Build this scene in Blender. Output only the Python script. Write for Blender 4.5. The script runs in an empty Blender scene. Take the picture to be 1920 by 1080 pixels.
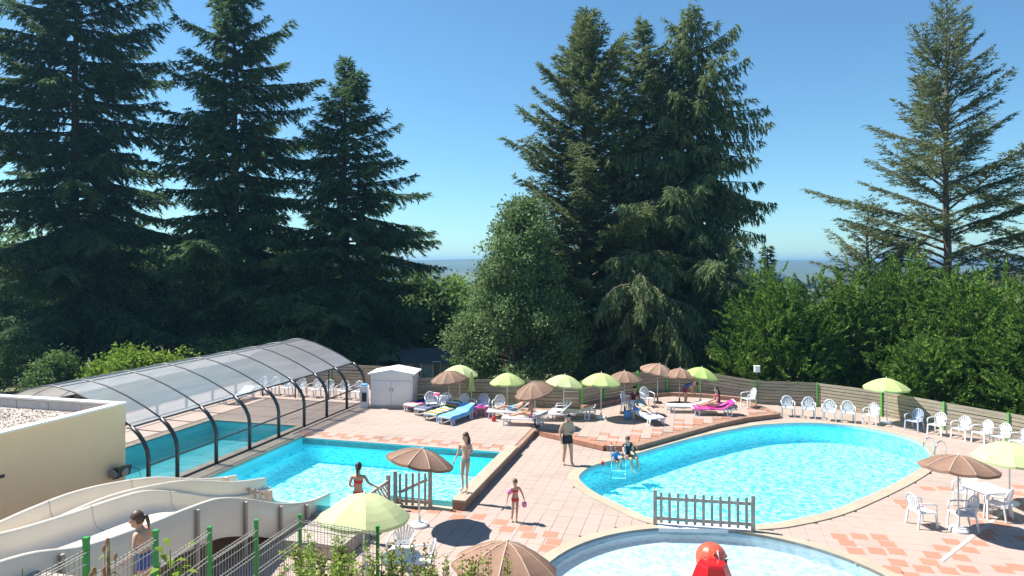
import bpy, bmesh, math, random
import numpy as np
from mathutils import Vector, Matrix, geometry

# ------------------------------------------------------------------ camera, sky, sun, exposure
SC = bpy.context.scene
COL = SC.collection
F, H, HORIZON = 1280.0, 6.9, 495.0          # focal length in photo pixels, eye height in metres, horizon row

cam_data = bpy.data.cameras.new('camera')
cam_data.sensor_width = 36.0
cam_data.lens = 36.0 * F / 1920.0
cam_data.shift_y = -(540.0 - HORIZON) / 1920.0
cam_data.clip_end = 20000.0
cam = bpy.data.objects.new('camera', cam_data)
cam.location = (0, 0, H)
cam.rotation_euler = (math.radians(90), 0, 0)
COL.objects.link(cam)
SC.camera = cam

SUN_AZ, SUN_EL = math.atan2(-0.93, 0.36), math.radians(54)   # the sun stands to the left, a little beyond the pool
sun_dir = Vector((math.sin(SUN_AZ) * math.cos(SUN_EL), math.cos(SUN_AZ) * math.cos(SUN_EL), math.sin(SUN_EL)))
world = bpy.data.worlds.new('World')
SC.world = world
world.use_nodes = True
wn = world.node_tree.nodes
wl = world.node_tree.links
sky = wn.new('ShaderNodeTexSky')
sky.sky_type = 'NISHITA'
sky.sun_disc = False
sky.sun_elevation = SUN_EL
sky.sun_rotation = SUN_AZ
sky.altitude = 200.0
sky.air_density = 1.0
sky.dust_density = 0.15
sky.ozone_density = 2.6
tint = wn.new('ShaderNodeMix')                # a clear, slightly cyan summer sky
tint.data_type = 'RGBA'
tint.blend_type = 'MULTIPLY'
tint.inputs[0].default_value = 1.0
tint.inputs[7].default_value = (0.58, 0.84, 0.92, 1)
wl.new(sky.outputs[0], tint.inputs[6])
wl.new(tint.outputs[2], wn['Background'].inputs[0])
wn['Background'].inputs[1].default_value = 0.088

sun_data = bpy.data.lights.new('sun', 'SUN')
sun_data.energy = 5.0
sun_data.angle = math.radians(0.5)
sun_data.color = (1.0, 0.955, 0.88)
sun = bpy.data.objects.new('sun', sun_data)
sun.rotation_euler = (-sun_dir).to_track_quat('-Z', 'Y').to_euler()
sun.location = (0, 0, 40)
COL.objects.link(sun)

SC.view_settings.view_transform = 'Standard'
SC.view_settings.look = 'None'
SC.view_settings.exposure = 1.0
SC.view_settings.gamma = 1.0
SC.view_settings.use_curve_mapping = False
SC.render.engine = 'CYCLES'
SC.cycles.use_denoising = True
SC.cycles.max_bounces = 6
SC.cycles.diffuse_bounces = 4
SC.cycles.glossy_bounces = 2
SC.cycles.transmission_bounces = 4
SC.cycles.transparent_max_bounces = 12
SC.cycles.volume_bounces = 0
SC.cycles.sample_clamp_indirect = 4.0
SC.cycles.caustics_reflective = False
SC.cycles.caustics_refractive = False

# ------------------------------------------------------------------ helpers
R = random.Random(7)
CU, SU = 0.9664, 0.2571                     # the pool terrace is turned 14.9 degrees from the view


def uv(u, v, z=0.0):
    return Vector((CU * u + SU * v, -SU * u + CU * v, z))


def to_uv(p):
    return (CU * p[0] - SU * p[1], SU * p[0] + CU * p[1])


def G(px, py, z=0.0):
    """the point at height z that the photo shows at pixel (px, py)"""
    d = F * (H - z) / (py - HORIZON)
    return Vector(((px - 960.0) / F * d, d, z))


def at(px, d, z=0.0):
    return Vector(((px - 960.0) / F * d, d, z))


def zat(py, d):
    return H - (py - HORIZON) / F * d


UROT = -math.atan2(SU, CU)


class MB:
    """collects shapes and builds them as one mesh"""

    def __init__(self):
        self.v, self.f, self.m = [], [], []
        self.mat = 0

    def add(self, verts, faces):
        n = len(self.v)
        self.v += [tuple(p) for p in verts]
        for f in faces:
            self.f.append(tuple(i + n for i in f))
            self.m.append(self.mat)
        return self

    def box(self, c, s, rz=0.0, M=None, taper=1.0):
        hx, hy, hz = s[0] / 2, s[1] / 2, s[2] / 2
        pts = [(-hx, -hy, -hz), (hx, -hy, -hz), (hx, hy, -hz), (-hx, hy, -hz),
               (-hx * taper, -hy * taper, hz), (hx * taper, -hy * taper, hz), (hx * taper, hy * taper, hz), (-hx * taper, hy * taper, hz)]
        if M is None:
            M = Matrix.Rotation(rz, 4, 'Z')
        c = Vector(c)
        return self.add([(M @ Vector(p)) + c for p in pts],
                        [(0, 3, 2, 1), (4, 5, 6, 7), (0, 1, 5, 4), (1, 2, 6, 5), (2, 3, 7, 6), (3, 0, 4, 7)])

    def bar(self, a, b, w, h, up=(0, 0, 1)):
        a, b = Vector(a), Vector(b)
        d = (b - a).normalized()
        s = d.cross(Vector(up))
        if s.length < 1e-4:
            s = d.cross(Vector((0, 1, 0)))
        s.normalize()
        t = s.cross(d)
        s, t = s * w / 2, t * h / 2
        pts = [a - s - t, a + s - t, a + s + t, a - s + t, b - s - t, b + s - t, b + s + t, b - s + t]
        return self.add(pts, [(0, 1, 2, 3), (7, 6, 5, 4), (0, 4, 5, 1), (1, 5, 6, 2), (2, 6, 7, 3), (3, 7, 4, 0)])

    def tube(self, path, rad, n=8, cap=True, flat=1.0):
        path = [Vector(p) for p in path]
        if not hasattr(rad, '__len__'):
            rad = [rad] * len(path)
        ref = None
        rings = []
        for i, p in enumerate(path):
            d = (path[min(i + 1, len(path) - 1)] - path[max(i - 1, 0)]).normalized()
            if ref is None:
                ref = Vector((0, 0, 1)) if abs(d.z) < 0.9 else Vector((1, 0, 0))
            s = d.cross(ref)
            if s.length < 1e-5:
                s = d.cross(Vector((0.3, 0.9, 0.1)))
            s.normalize()
            t = s.cross(d)
            ref = t
            rings.append([p + s * (rad[i] * math.cos(2 * math.pi * k / n)) + t * (rad[i] * flat * math.sin(2 * math.pi * k / n)) for k in range(n)])
        vs = [q for r in rings for q in r]
        fs = []
        for i in range(len(path) - 1):
            for k in range(n):
                k2 = (k + 1) % n
                fs.append((i * n + k, i * n + k2, (i + 1) * n + k2, (i + 1) * n + k))
        if cap:
            fs.append(tuple(reversed(range(n))))
            fs.append(tuple(range((len(path) - 1) * n, len(path) * n)))
        return self.add(vs, fs)

    def lathe(self, prof, c=(0, 0, 0), n=16):
        c = Vector(c)
        vs, fs = [], []
        for r, z in prof:
            for k in range(n):
                a = 2 * math.pi * k / n
                vs.append(c + Vector((r * math.cos(a), r * math.sin(a), z)))
        for i in range(len(prof) - 1):
            for k in range(n):
                k2 = (k + 1) % n
                fs.append((i * n + k, i * n + k2, (i + 1) * n + k2, (i + 1) * n + k))
        fs.append(tuple(reversed(range(n))))
        fs.append(tuple(range((len(prof) - 1) * n, len(prof) * n)))
        return self.add(vs, fs)

    def ball(self, c, r, nu=10, nv=7, M=None):
        c = Vector(c)
        if not hasattr(r, '__len__'):
            r = (r, r, r)
        vs = [Vector((0, 0, -r[2]))]
        for i in range(1, nv):
            ph = -math.pi / 2 + math.pi * i / nv
            for k in range(nu):
                a = 2 * math.pi * k / nu
                vs.append(Vector((r[0] * math.cos(ph) * math.cos(a), r[1] * math.cos(ph) * math.sin(a), r[2] * math.sin(ph))))
        vs.append(Vector((0, 0, r[2])))
        if M is not None:
            vs = [M @ p for p in vs]
        fs = [(0, 1 + (k + 1) % nu, 1 + k) for k in range(nu)]
        for i in range(nv - 2):
            for k in range(nu):
                k2 = (k + 1) % nu
                fs.append((1 + i * nu + k, 1 + i * nu + k2, 1 + (i + 1) * nu + k2, 1 + (i + 1) * nu + k))
        b = 1 + (nv - 2) * nu
        fs += [(b + k, b + (k + 1) % nu, b + nu) for k in range(nu)]
        return self.add([p + c for p in vs], fs)

    def prism(self, poly, z0, z1):
        n = len(poly)
        a = sum(poly[i][0] * poly[(i + 1) % n][1] - poly[(i + 1) % n][0] * poly[i][1] for i in range(n))
        if a < 0:
            poly = poly[::-1]
        vs = [(p[0], p[1], z0) for p in poly] + [(p[0], p[1], z1) for p in poly]
        fs = [tuple(reversed(range(n))), tuple(range(n, 2 * n))]
        fs += [(i, (i + 1) % n, n + (i + 1) % n, n + i) for i in range(n)]
        return self.add(vs, fs)

    def mesh(self, name, mat, smooth=False):
        me = bpy.data.meshes.new(name)
        me.from_pydata(self.v, [], self.f)
        mats = mat if isinstance(mat, (list, tuple)) else [mat]
        for m in mats:
            me.materials.append(m)
        if len(mats) > 1:
            me.polygons.foreach_set('material_index', self.m)
        if smooth:
            me.polygons.foreach_set('use_smooth', [True] * len(me.polygons))
            if smooth == 'auto':
                try:
                    me.set_sharp_from_angle(angle=math.radians(40))
                except Exception:
                    pass
        me.update()
        return me

    def build(self, name, mat, parent=None, smooth=False):
        return link(name, self.mesh(name, mat, smooth), parent)


def link(name, me, parent=None):
    o = bpy.data.objects.new(name, me)
    COL.objects.link(o)
    if parent is not None:
        o.parent = parent
    return o


def tag(o, label=None, cat=None, group=None, kind=None):
    if label:
        o['label'] = label
    if cat:
        o['category'] = cat
    if group:
        o['group'] = group
    if kind:
        o['kind'] = kind
    return o


def thing(name, loc, rz=0.0, label=None, cat=None, group=None):
    o = bpy.data.objects.new(name, None)
    COL.objects.link(o)
    o.location = loc
    o.rotation_euler = (0, 0, rz)
    o.empty_display_size = 0.2
    return tag(o, label, cat, group)


def copy_tree(o, parent=None):
    c = o.copy()
    COL.objects.link(c)
    if parent is not None:
        c.parent = parent
    for ch in [x for x in KIDS.get(o.name, [])] if o.name in KIDS else list(o.children):
        copy_tree(ch, c)
    return c


KIDS = {}


def np_mesh(name, verts, quads, mat):
    """fast mesh from numpy arrays: verts (n,3), faces (m,k)"""
    me = bpy.data.meshes.new(name)
    nf, k = quads.shape
    me.vertices.add(len(verts))
    me.vertices.foreach_set('co', verts.astype(np.float32).ravel())
    me.loops.add(nf * k)
    me.loops.foreach_set('vertex_index', quads.astype(np.int32).ravel())
    me.polygons.add(nf)
    me.polygons.foreach_set('loop_start', np.arange(0, nf * k, k, dtype=np.int32))
    me.materials.append(mat)
    me.update(calc_edges=True)
    me.validate()
    return me


# ------------------------------------------------------------------ materials
def new_mat(name):
    m = bpy.data.materials.new(name)
    m.use_nodes = True
    m.node_tree.nodes.clear()
    out = m.node_tree.nodes.new('ShaderNodeOutputMaterial')
    return m, m.node_tree.nodes, m.node_tree.links, out


def ramp(nodes, links, fac, stops):
    r = nodes.new('ShaderNodeValToRGB')
    el = r.color_ramp.elements
    while len(el) < len(stops):
        el.new(0.5)
    for e, (p, c) in zip(el, stops):
        e.position = p
        e.color = (*c, 1) if len(c) == 3 else c
    links.new(fac, r.inputs[0])
    return r.outputs[0]


def noise(nodes, links, scale, detail=3.0, rough=0.55, coord='Object', stretch=None, dist=0.0):
    tc = nodes.new('ShaderNodeTexCoord')
    src = tc.outputs[coord]
    if stretch:
        mp = nodes.new('ShaderNodeMapping')
        mp.inputs['Scale'].default_value = stretch
        links.new(src, mp.inputs[0])
        src = mp.outputs[0]
    n = nodes.new('ShaderNodeTexNoise')
    n.inputs['Scale'].default_value = scale
    n.inputs['Detail'].default_value = detail
    n.inputs['Roughness'].default_value = rough
    n.inputs['Distortion'].default_value = dist
    links.new(src, n.inputs['Vector'])
    return n.outputs['Fac']


def pmat(name, col, rough=0.6, var=0.12, scale=3.0, metal=0.0, bump=0.0, bscale=40.0, spec=0.5, stretch=None, col2=None, coat=0.0, trans=0.0):
    m, N, L, out = new_mat(name)
    b = N.new('ShaderNodeBsdfPrincipled')
    b.inputs['Roughness'].default_value = rough
    b.inputs['Metallic'].default_value = metal
    b.inputs['Specular IOR Level'].default_value = spec
    if coat:
        b.inputs['Coat Weight'].default_value = coat
        b.inputs['Coat Roughness'].default_value = 0.1
    if var or col2:
        f = noise(N, L, scale, 4.0, 0.6, 'Object', stretch)
        c2 = col2 or tuple(max(0, c * (1 - var)) for c in col)
        c1 = tuple(min(1, c * (1 + var * 0.6)) for c in col) if not col2 else col
        L.new(ramp(N, L, f, [(0.32, c2), (0.68, c1)]), b.inputs['Base Color'])
    else:
        b.inputs['Base Color'].default_value = (*col, 1)
    if bump:
        f2 = noise(N, L, bscale, 3.0, 0.6, 'Object', stretch)
        bp = N.new('ShaderNodeBump')
        bp.inputs['Strength'].default_value = bump
        bp.inputs['Distance'].default_value = 0.02
        L.new(f2, bp.inputs['Height'])
        L.new(bp.outputs[0], b.inputs['Normal'])
    sh = b.outputs[0]
    if trans:
        t = N.new('ShaderNodeBsdfTranslucent')
        t.inputs[0].default_value = (*col, 1)
        mx = N.new('ShaderNodeMixShader')
        mx.inputs[0].default_value = trans
        L.new(sh, mx.inputs[1])
        L.new(t.outputs[0], mx.inputs[2])
        sh = mx.outputs[0]
    L.new(sh, out.inputs[0])
    return m


def leaf_mat(name, dark, light, scale=0.5, trans=0.3, rough=0.55):
    m, N, L, out = new_mat(name)
    geo = N.new('ShaderNodeNewGeometry')
    oi = N.new('ShaderNodeTexNoise')
    oi.inputs['Scale'].default_value = scale
    oi.inputs['Detail'].default_value = 3.0
    L.new(geo.outputs['Position'], oi.inputs['Vector'])
    mixf = N.new('ShaderNodeMath')
    mixf.operation = 'MULTIPLY_ADD'
    L.new(geo.outputs['Random Per Island'], mixf.inputs[0])
    mixf.inputs[1].default_value = 0.55
    ad = N.new('ShaderNodeMath')
    ad.operation = 'MULTIPLY'
    ad.inputs[1].default_value = 0.6
    L.new(oi.outputs['Fac'], ad.inputs[0])
    L.new(ad.outputs[0], mixf.inputs[2])
    c = ramp(N, L, mixf.outputs[0], [(0.2, dark), (0.85, light)])
    b = N.new('ShaderNodeBsdfPrincipled')
    b.inputs['Roughness'].default_value = rough
    b.inputs['Specular IOR Level'].default_value = 0.08
    L.new(c, b.inputs['Base Color'])
    t = N.new('ShaderNodeBsdfTranslucent')
    L.new(c, t.inputs[0])
    mx = N.new('ShaderNodeMixShader')
    mx.inputs[0].default_value = trans
    L.new(b.outputs[0], mx.inputs[1])
    L.new(t.outputs[0], mx.inputs[2])
    L.new(mx.outputs[0], out.inputs[0])
    return m


def paver_mat(name, col, var=0.10):
    """pavers: each a slightly different tone, with worn and damp patches that run across them"""
    m, N, L, out = new_mat(name)
    g = N.new('ShaderNodeNewGeometry')
    oi = N.new('ShaderNodeObjectInfo')

    def nz(scale, detail):
        n = N.new('ShaderNodeTexNoise')
        n.inputs['Scale'].default_value = scale
        n.inputs['Detail'].default_value = detail
        L.new(g.outputs['Position'], n.inputs['Vector'])
        return n.outputs['Fac']

    def mth(op, a, b):
        k = N.new('ShaderNodeMath')
        k.operation = op
        for q, v in ((0, a), (1, b)):
            if hasattr(v, 'links'):
                L.new(v, k.inputs[q])
            else:
                k.inputs[q].default_value = v
        return k.outputs[0]
    patch = mth('MULTIPLY', nz(0.55, 6.0), 0.9)
    fine = mth('MULTIPLY', nz(22.0, 3.0), 0.35)
    each = mth('MULTIPLY', mth('ADD', g.outputs['Random Per Island'], oi.outputs['Random']), 0.16)
    f = mth('ADD', mth('ADD', patch, fine), each)
    lo, hi = tuple(c * (1 - 1.7 * var) for c in col), tuple(min(1, c * (1 + var * 0.9)) for c in col)
    b = N.new('ShaderNodeBsdfPrincipled')
    L.new(ramp(N, L, f, [(0.46, lo), (0.66, col), (0.98, hi)]), b.inputs['Base Color'])
    b.inputs['Roughness'].default_value = 0.72
    b.inputs['Specular IOR Level'].default_value = 0.3
    bp = N.new('ShaderNodeBump')
    bp.inputs['Strength'].default_value = 0.15
    bp.inputs['Distance'].default_value = 0.01
    L.new(nz(60.0, 3.0), bp.inputs['Height'])
    L.new(bp.outputs[0], b.inputs['Normal'])
    L.new(b.outputs[0], out.inputs[0])
    return m


M = {}
M['tile'] = paver_mat('pale_pink_paver', (0.385, 0.302, 0.256), 0.10)
M['grout'] = pmat('grey_joint', (0.37, 0.295, 0.255), 0.9, 0.15, 4)
M['red_tile'] = paver_mat('terracotta_paver', (0.38, 0.190, 0.128), 0.14)
M['coping'] = pmat('cream_coping', (0.42, 0.355, 0.265), 0.6, 0.12, 1.2, bump=0.1, bscale=50)
M['concrete'] = pmat('pale_concrete', (0.46, 0.43, 0.39), 0.8, 0.15, 1.5, bump=0.15, bscale=40)
M['brown_face'] = pmat('brown_render_face', (0.33, 0.195, 0.135), 0.8, 0.22, 2.5, bump=0.2)
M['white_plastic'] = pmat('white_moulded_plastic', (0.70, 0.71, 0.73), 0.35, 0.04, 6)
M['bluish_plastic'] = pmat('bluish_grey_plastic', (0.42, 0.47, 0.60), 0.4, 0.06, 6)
M['pink_plastic'] = pmat('pink_plastic', (0.75, 0.10, 0.38), 0.4, 0.06, 6)
M['shed'] = pmat('white_resin_panel', (0.70, 0.69, 0.69), 0.5, 0.05, 3, bump=0.1, bscale=15)
M['lime'] = pmat('lime_canvas', (0.52, 0.62, 0.25), 0.8, 0.06, 5, trans=0.25)
M['brown'] = pmat('brown_canvas', (0.30, 0.175, 0.115), 0.8, 0.12, 5, trans=0.12)
for nm_, c_ in (('lime_faded', (0.58, 0.64, 0.33)), ('lime_fresh', (0.46, 0.60, 0.19))):
    M[nm_] = pmat(nm_ + '_canvas', c_, 0.8, 0.10, 3, trans=0.25)
for nm_, c_ in (('brown_faded', (0.36, 0.225, 0.155)), ('brown_dark', (0.26, 0.155, 0.105))):
    M[nm_] = pmat(nm_ + '_canvas', c_, 0.8, 0.16, 3, trans=0.12)
M['seam'] = pmat('pale_seam', (0.46, 0.33, 0.24), 0.8, 0.1, 8)
M['metal_white'] = pmat('white_painted_metal', (0.72, 0.72, 0.72), 0.4, 0.05, 5)
M['green_metal'] = pmat('green_coated_metal', (0.03, 0.30, 0.06), 0.4, 0.12, 8)
M['lime_metal'] = pmat('bright_green_metal', (0.12, 0.48, 0.08), 0.4, 0.12, 8)
M['wire'] = pmat('galvanised_wire', (0.40, 0.38, 0.33), 0.5, 0.2, 20)
M['chrome'] = pmat('polished_steel', (0.75, 0.76, 0.78), 0.12, 0.0, metal=1.0)
M['dark_frame'] = pmat('anthracite_aluminium', (0.035, 0.042, 0.05), 0.4, 0.1, 5)
M['grey_frame'] = pmat('grey_aluminium', (0.22, 0.24, 0.27), 0.4, 0.1, 5)
M['wood_grey'] = pmat('weathered_wood', (0.44, 0.38, 0.325), 0.85, 0.3, 2.5, bump=0.4, bscale=30, stretch=(6, 6, 1))
M['slat'] = pmat('weathered_slat', (0.41, 0.35, 0.265), 0.85, 0.3, 1.2, bump=0.3, bscale=25, stretch=(1, 1, 6), col2=(0.27, 0.24, 0.17))
M['wall'] = pmat('beige_render', (0.80, 0.62, 0.39), 0.85, 0.05, 0.5, bump=0.15, bscale=120)
M['white_trim'] = pmat('white_trim', (0.80, 0.79, 0.77), 0.5, 0.05, 3)
M['gravel'] = pmat('roof_gravel', (0.55, 0.47, 0.40), 0.9, 0.5, 40, col2=(0.20, 0.17, 0.15))
M['panel_grey'] = pmat('grey_felt', (0.48, 0.46, 0.44), 0.8, 0.15, 4)
M['gelcoat'] = pmat('cream_gelcoat', (0.74, 0.66, 0.54), 0.35, 0.07, 0.8, coat=0.3)
M['black'] = pmat('black_plastic', (0.02, 0.025, 0.025), 0.45, 0.1, 6)
M['speaker_grille'] = pmat('grey_grille', (0.24, 0.25, 0.25), 0.6, 0.15, 60)
M['bark'] = pmat('conifer_bark', (0.085, 0.06, 0.045), 0.9, 0.35, 3, bump=0.6, bscale=12, stretch=(4, 4, 1))
M['bark2'] = pmat('grey_bark', (0.17, 0.13, 0.10), 0.9, 0.35, 3, bump=0.6, bscale=12, stretch=(4, 4, 1))
M['grass'] = pmat('rough_grass', (0.10, 0.14, 0.035), 0.9, 0.4, 0.25, col2=(0.16, 0.13, 0.07), bump=0.5, bscale=8)
M['soil'] = pmat('bare_soil', (0.34, 0.27, 0.20), 0.9, 0.3, 1.0, bump=0.4, bscale=12)
M['hill'] = pmat('wooded_hill', (0.045, 0.075, 0.03), 0.9, 0.4, 0.004, col2=(0.10, 0.11, 0.045))
M['liner'] = pmat('blue_liner', (0.16, 0.80, 0.90), 0.6, 0.05, 0.5)
M['liner_in'] = pmat('turquoise_liner', (0.12, 0.58, 0.64), 0.6, 0.06, 0.5)
M['liner_pale'] = pmat('pale_liner', (0.40, 0.54, 0.60), 0.6, 0.08, 0.8)
M['toy_red'] = pmat('red_gelcoat', (0.72, 0.012, 0.016), 0.25, 0.04, 3, coat=0.5)
M['toy_orange'] = pmat('orange_gelcoat', (0.72, 0.11, 0.055), 0.25, 0.08, 3, coat=0.5)
M['toy_dark'] = pmat('maroon_gelcoat', (0.14, 0.035, 0.03), 0.35, 0.1, 3)
M['sign_white'] = pmat('white_board', (0.82, 0.82, 0.82), 0.5, 0.02, 3)
M['sign_red'] = pmat('red_print', (0.62, 0.10, 0.08), 0.5, 0.04, 3)
M['home_wall'] = pmat('sage_cladding', (0.30, 0.36, 0.34), 0.7, 0.08, 2)
M['home_white'] = pmat('white_cladding', (0.72, 0.72, 0.70), 0.7, 0.08, 2)
M['home_brown'] = pmat('brown_cladding', (0.30, 0.21, 0.15), 0.8, 0.15, 2)
M['roof_dark'] = pmat('dark_roof', (0.07, 0.065, 0.06), 0.85, 0.2, 2)
M['glass_dark'] = pmat('dark_window', (0.025, 0.03, 0.035), 0.08, 0.0, spec=0.7)


def fresnel(N, L, ior):
    """Fresnel of a thin sheet: the same from both sides"""
    g = N.new('ShaderNodeNewGeometry')
    m = N.new('ShaderNodeMath')
    m.operation = 'MULTIPLY_ADD'
    L.new(g.outputs['Backfacing'], m.inputs[0])
    m.inputs[1].default_value = 1.0 / ior - ior
    m.inputs[2].default_value = ior
    fr = N.new('ShaderNodeFresnel')
    L.new(m.outputs[0], fr.inputs[0])
    return fr


def glass_mat(name, tint, fres=1.0, alpha=0.0, dcol=(0.5, 0.5, 0.5), rough=0.03):
    """thin sheet: lets light through (tinted), reflects by Fresnel, plus a share alpha of cloudy diffuse body"""
    m, N, L, out = new_mat(name)
    tr = N.new('ShaderNodeBsdfTransparent')
    tr.inputs[0].default_value = (*tint, 1)
    gl = N.new('ShaderNodeBsdfGlossy')
    gl.inputs['Roughness'].default_value = rough
    fr = fresnel(N, L, 1.5)
    mf = N.new('ShaderNodeMath')
    mf.operation = 'MULTIPLY'
    mf.inputs[1].default_value = fres
    L.new(fr.outputs[0], mf.inputs[0])
    body = tr.outputs[0]
    if alpha:
        df = N.new('ShaderNodeBsdfDiffuse')
        f = noise(N, L, 1.2, 4, 0.6, 'Object', (0.3, 3.0, 1.0))
        L.new(ramp(N, L, f, [(0.3, tuple(c * 0.85 for c in dcol)), (0.7, dcol)]), df.inputs[0])
        mx0 = N.new('ShaderNodeMixShader')
        mx0.inputs[0].default_value = alpha
        L.new(tr.outputs[0], mx0.inputs[1])
        L.new(df.outputs[0], mx0.inputs[2])
        body = mx0.outputs[0]
    mx = N.new('ShaderNodeMixShader')
    L.new(mf.outputs[0], mx.inputs[0])
    L.new(body, mx.inputs[1])
    L.new(gl.outputs[0], mx.inputs[2])
    L.new(mx.outputs[0], out.inputs[0])
    return m


M['glass'] = glass_mat('clear_sheet', (0.95, 0.96, 0.97), 0.45)


def polycarb_mat():
    m, N, L, out = new_mat('smoky_polycarbonate')
    tr = N.new('ShaderNodeBsdfTransparent')
    tr.inputs[0].default_value = (0.93, 0.94, 0.96, 1)
    tl = N.new('ShaderNodeBsdfTranslucent')
    tl.inputs[0].default_value = (0.80, 0.80, 0.80, 1)
    df = N.new('ShaderNodeBsdfDiffuse')
    f = noise(N, L, 1.0, 5, 0.65, 'Object', (3.0, 0.25, 1.0))
    L.new(ramp(N, L, f, [(0.3, (0.50, 0.52, 0.56)), (0.7, (0.74, 0.75, 0.78))]), df.inputs[0])
    gl = N.new('ShaderNodeBsdfGlossy')
    gl.inputs['Roughness'].default_value = 0.22
    fr = fresnel(N, L, 1.5)
    a = N.new('ShaderNodeMixShader')
    a.inputs[0].default_value = 0.40
    L.new(df.outputs[0], a.inputs[1])
    L.new(tl.outputs[0], a.inputs[2])
    b = N.new('ShaderNodeMixShader')
    b.inputs[0].default_value = 0.56
    L.new(tr.outputs[0], b.inputs[1])
    L.new(a.outputs[0], b.inputs[2])
    c = N.new('ShaderNodeMixShader')
    L.new(fr.outputs[0], c.inputs[0])
    L.new(b.outputs[0], c.inputs[1])
    L.new(gl.outputs[0], c.inputs[2])
    L.new(c.outputs[0], out.inputs[0])
    return m


M['polycarb'] = polycarb_mat()


def water_mat(name, caustic_dark, caustic_bright, scale=2.6, bump=0.35, stretch=(1, 1, 1), body=(0.04, 0.62, 0.78), milk=0.18):
    """pool water: clear body with a painted caustic pattern in its tint, and a rippled reflecting surface"""
    m, N, L, out = new_mat(name)
    tc = N.new('ShaderNodeTexCoord')
    mp = N.new('ShaderNodeMapping')
    mp.inputs['Scale'].default_value = stretch
    mp.inputs['Rotation'].default_value = (0, 0, 0.5)
    L.new(tc.outputs['Object'], mp.inputs[0])
    n1 = N.new('ShaderNodeTexNoise')
    n1.inputs['Scale'].default_value = scale
    n1.inputs['Detail'].default_value = 3.0
    n1.inputs['Distortion'].default_value = 0.6
    L.new(mp.outputs[0], n1.inputs['Vector'])
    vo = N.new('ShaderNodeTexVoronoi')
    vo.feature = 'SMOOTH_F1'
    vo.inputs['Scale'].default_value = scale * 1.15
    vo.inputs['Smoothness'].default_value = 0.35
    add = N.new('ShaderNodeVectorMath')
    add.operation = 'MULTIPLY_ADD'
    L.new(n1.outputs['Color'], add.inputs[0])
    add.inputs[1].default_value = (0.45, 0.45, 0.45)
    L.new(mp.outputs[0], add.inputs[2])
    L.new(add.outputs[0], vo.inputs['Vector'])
    c = ramp(N, L, vo.outputs['Distance'], [(0.18, caustic_dark), (0.52, caustic_bright)])  # cell pattern in the transparent tint imitates light focused by ripples
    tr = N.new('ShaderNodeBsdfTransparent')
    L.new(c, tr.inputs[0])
    bp = N.new('ShaderNodeBump')
    bp.inputs['Strength'].default_value = bump
    bp.inputs['Distance'].default_value = 0.1
    L.new(n1.outputs['Fac'], bp.inputs['Height'])
    gl = N.new('ShaderNodeBsdfGlossy')
    gl.inputs['Roughness'].default_value = 0.08
    L.new(bp.outputs[0], gl.inputs['Normal'])
    fr = fresnel(N, L, 1.33)
    L.new(bp.outputs[0], fr.inputs['Normal'])
    mx = N.new('ShaderNodeMixShader')
    df = N.new('ShaderNodeBsdfDiffuse')              # light scattered back by the water itself
    df.inputs[0].default_value = (*body, 1)
    bm_ = N.new('ShaderNodeMixShader')
    bm_.inputs[0].default_value = milk
    L.new(tr.outputs[0], bm_.inputs[1])
    L.new(df.outputs[0], bm_.inputs[2])
    L.new(fr.outputs[0], mx.inputs[0])
    L.new(bm_.outputs[0], mx.inputs[1])
    L.new(gl.outputs[0], mx.inputs[2])
    L.new(mx.outputs[0], out.inputs[0])
    return m


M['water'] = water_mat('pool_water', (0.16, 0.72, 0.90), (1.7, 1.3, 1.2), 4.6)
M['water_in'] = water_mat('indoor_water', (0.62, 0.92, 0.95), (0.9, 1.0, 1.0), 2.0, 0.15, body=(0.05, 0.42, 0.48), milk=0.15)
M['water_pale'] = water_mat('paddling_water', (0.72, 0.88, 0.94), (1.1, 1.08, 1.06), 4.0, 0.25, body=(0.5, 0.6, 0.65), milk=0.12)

# ------------------------------------------------------------------ the setting: ground, terrace, pools
def inside(p, poly):
    x, y = p[0], p[1]
    c = False
    j = len(poly) - 1
    for i in range(len(poly)):
        xi, yi, xj, yj = poly[i][0], poly[i][1], poly[j][0], poly[j][1]
        if (yi > y) != (yj > y) and x < (xj - xi) * (y - yi) / (yj - yi) + xi:
            c = not c
        j = i
    return c


def fill(outer, holes):
    pts, edges = [], []
    for loop in [outer] + holes:
        n0 = len(pts)
        pts += [Vector((p[0], p[1])) for p in loop]
        edges += [(n0 + i, n0 + (i + 1) % len(loop)) for i in range(len(loop))]
    vs, _, fs, *_ = geometry.delaunay_2d_cdt(pts, edges, [], 0, 1e-5)
    keep = []
    for f in fs:
        c = sum((vs[i] for i in f), Vector((0, 0))) / len(f)
        if inside(c, outer) and not any(inside(c, h) for h in holes):
            a, b, d = vs[f[0]], vs[f[1]], vs[f[2]]
            keep.append(tuple(f) if (b - a).cross(d - a) > 0 else tuple(reversed(f)))
    return [(p.x, p.y) for p in vs], keep


def slab(name, outer, holes, z, skirt, mat, kind='structure'):
    vs, fs = fill(outer, holes)
    mb = MB()
    mb.add([(x, y, z) for x, y in vs], fs)
    n = len(outer)
    a = sum(outer[i][0] * outer[(i + 1) % n][1] - outer[(i + 1) % n][0] * outer[i][1] for i in range(n))
    o = outer if a > 0 else outer[::-1]
    mb.add([(p[0], p[1], z) for p in o] + [(p[0], p[1], skirt) for p in o],
           [(i, n + i, n + (i + 1) % n, (i + 1) % n) for i in range(n)])
    ob = mb.build(name, mat)
    return tag(ob, kind=kind)


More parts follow.
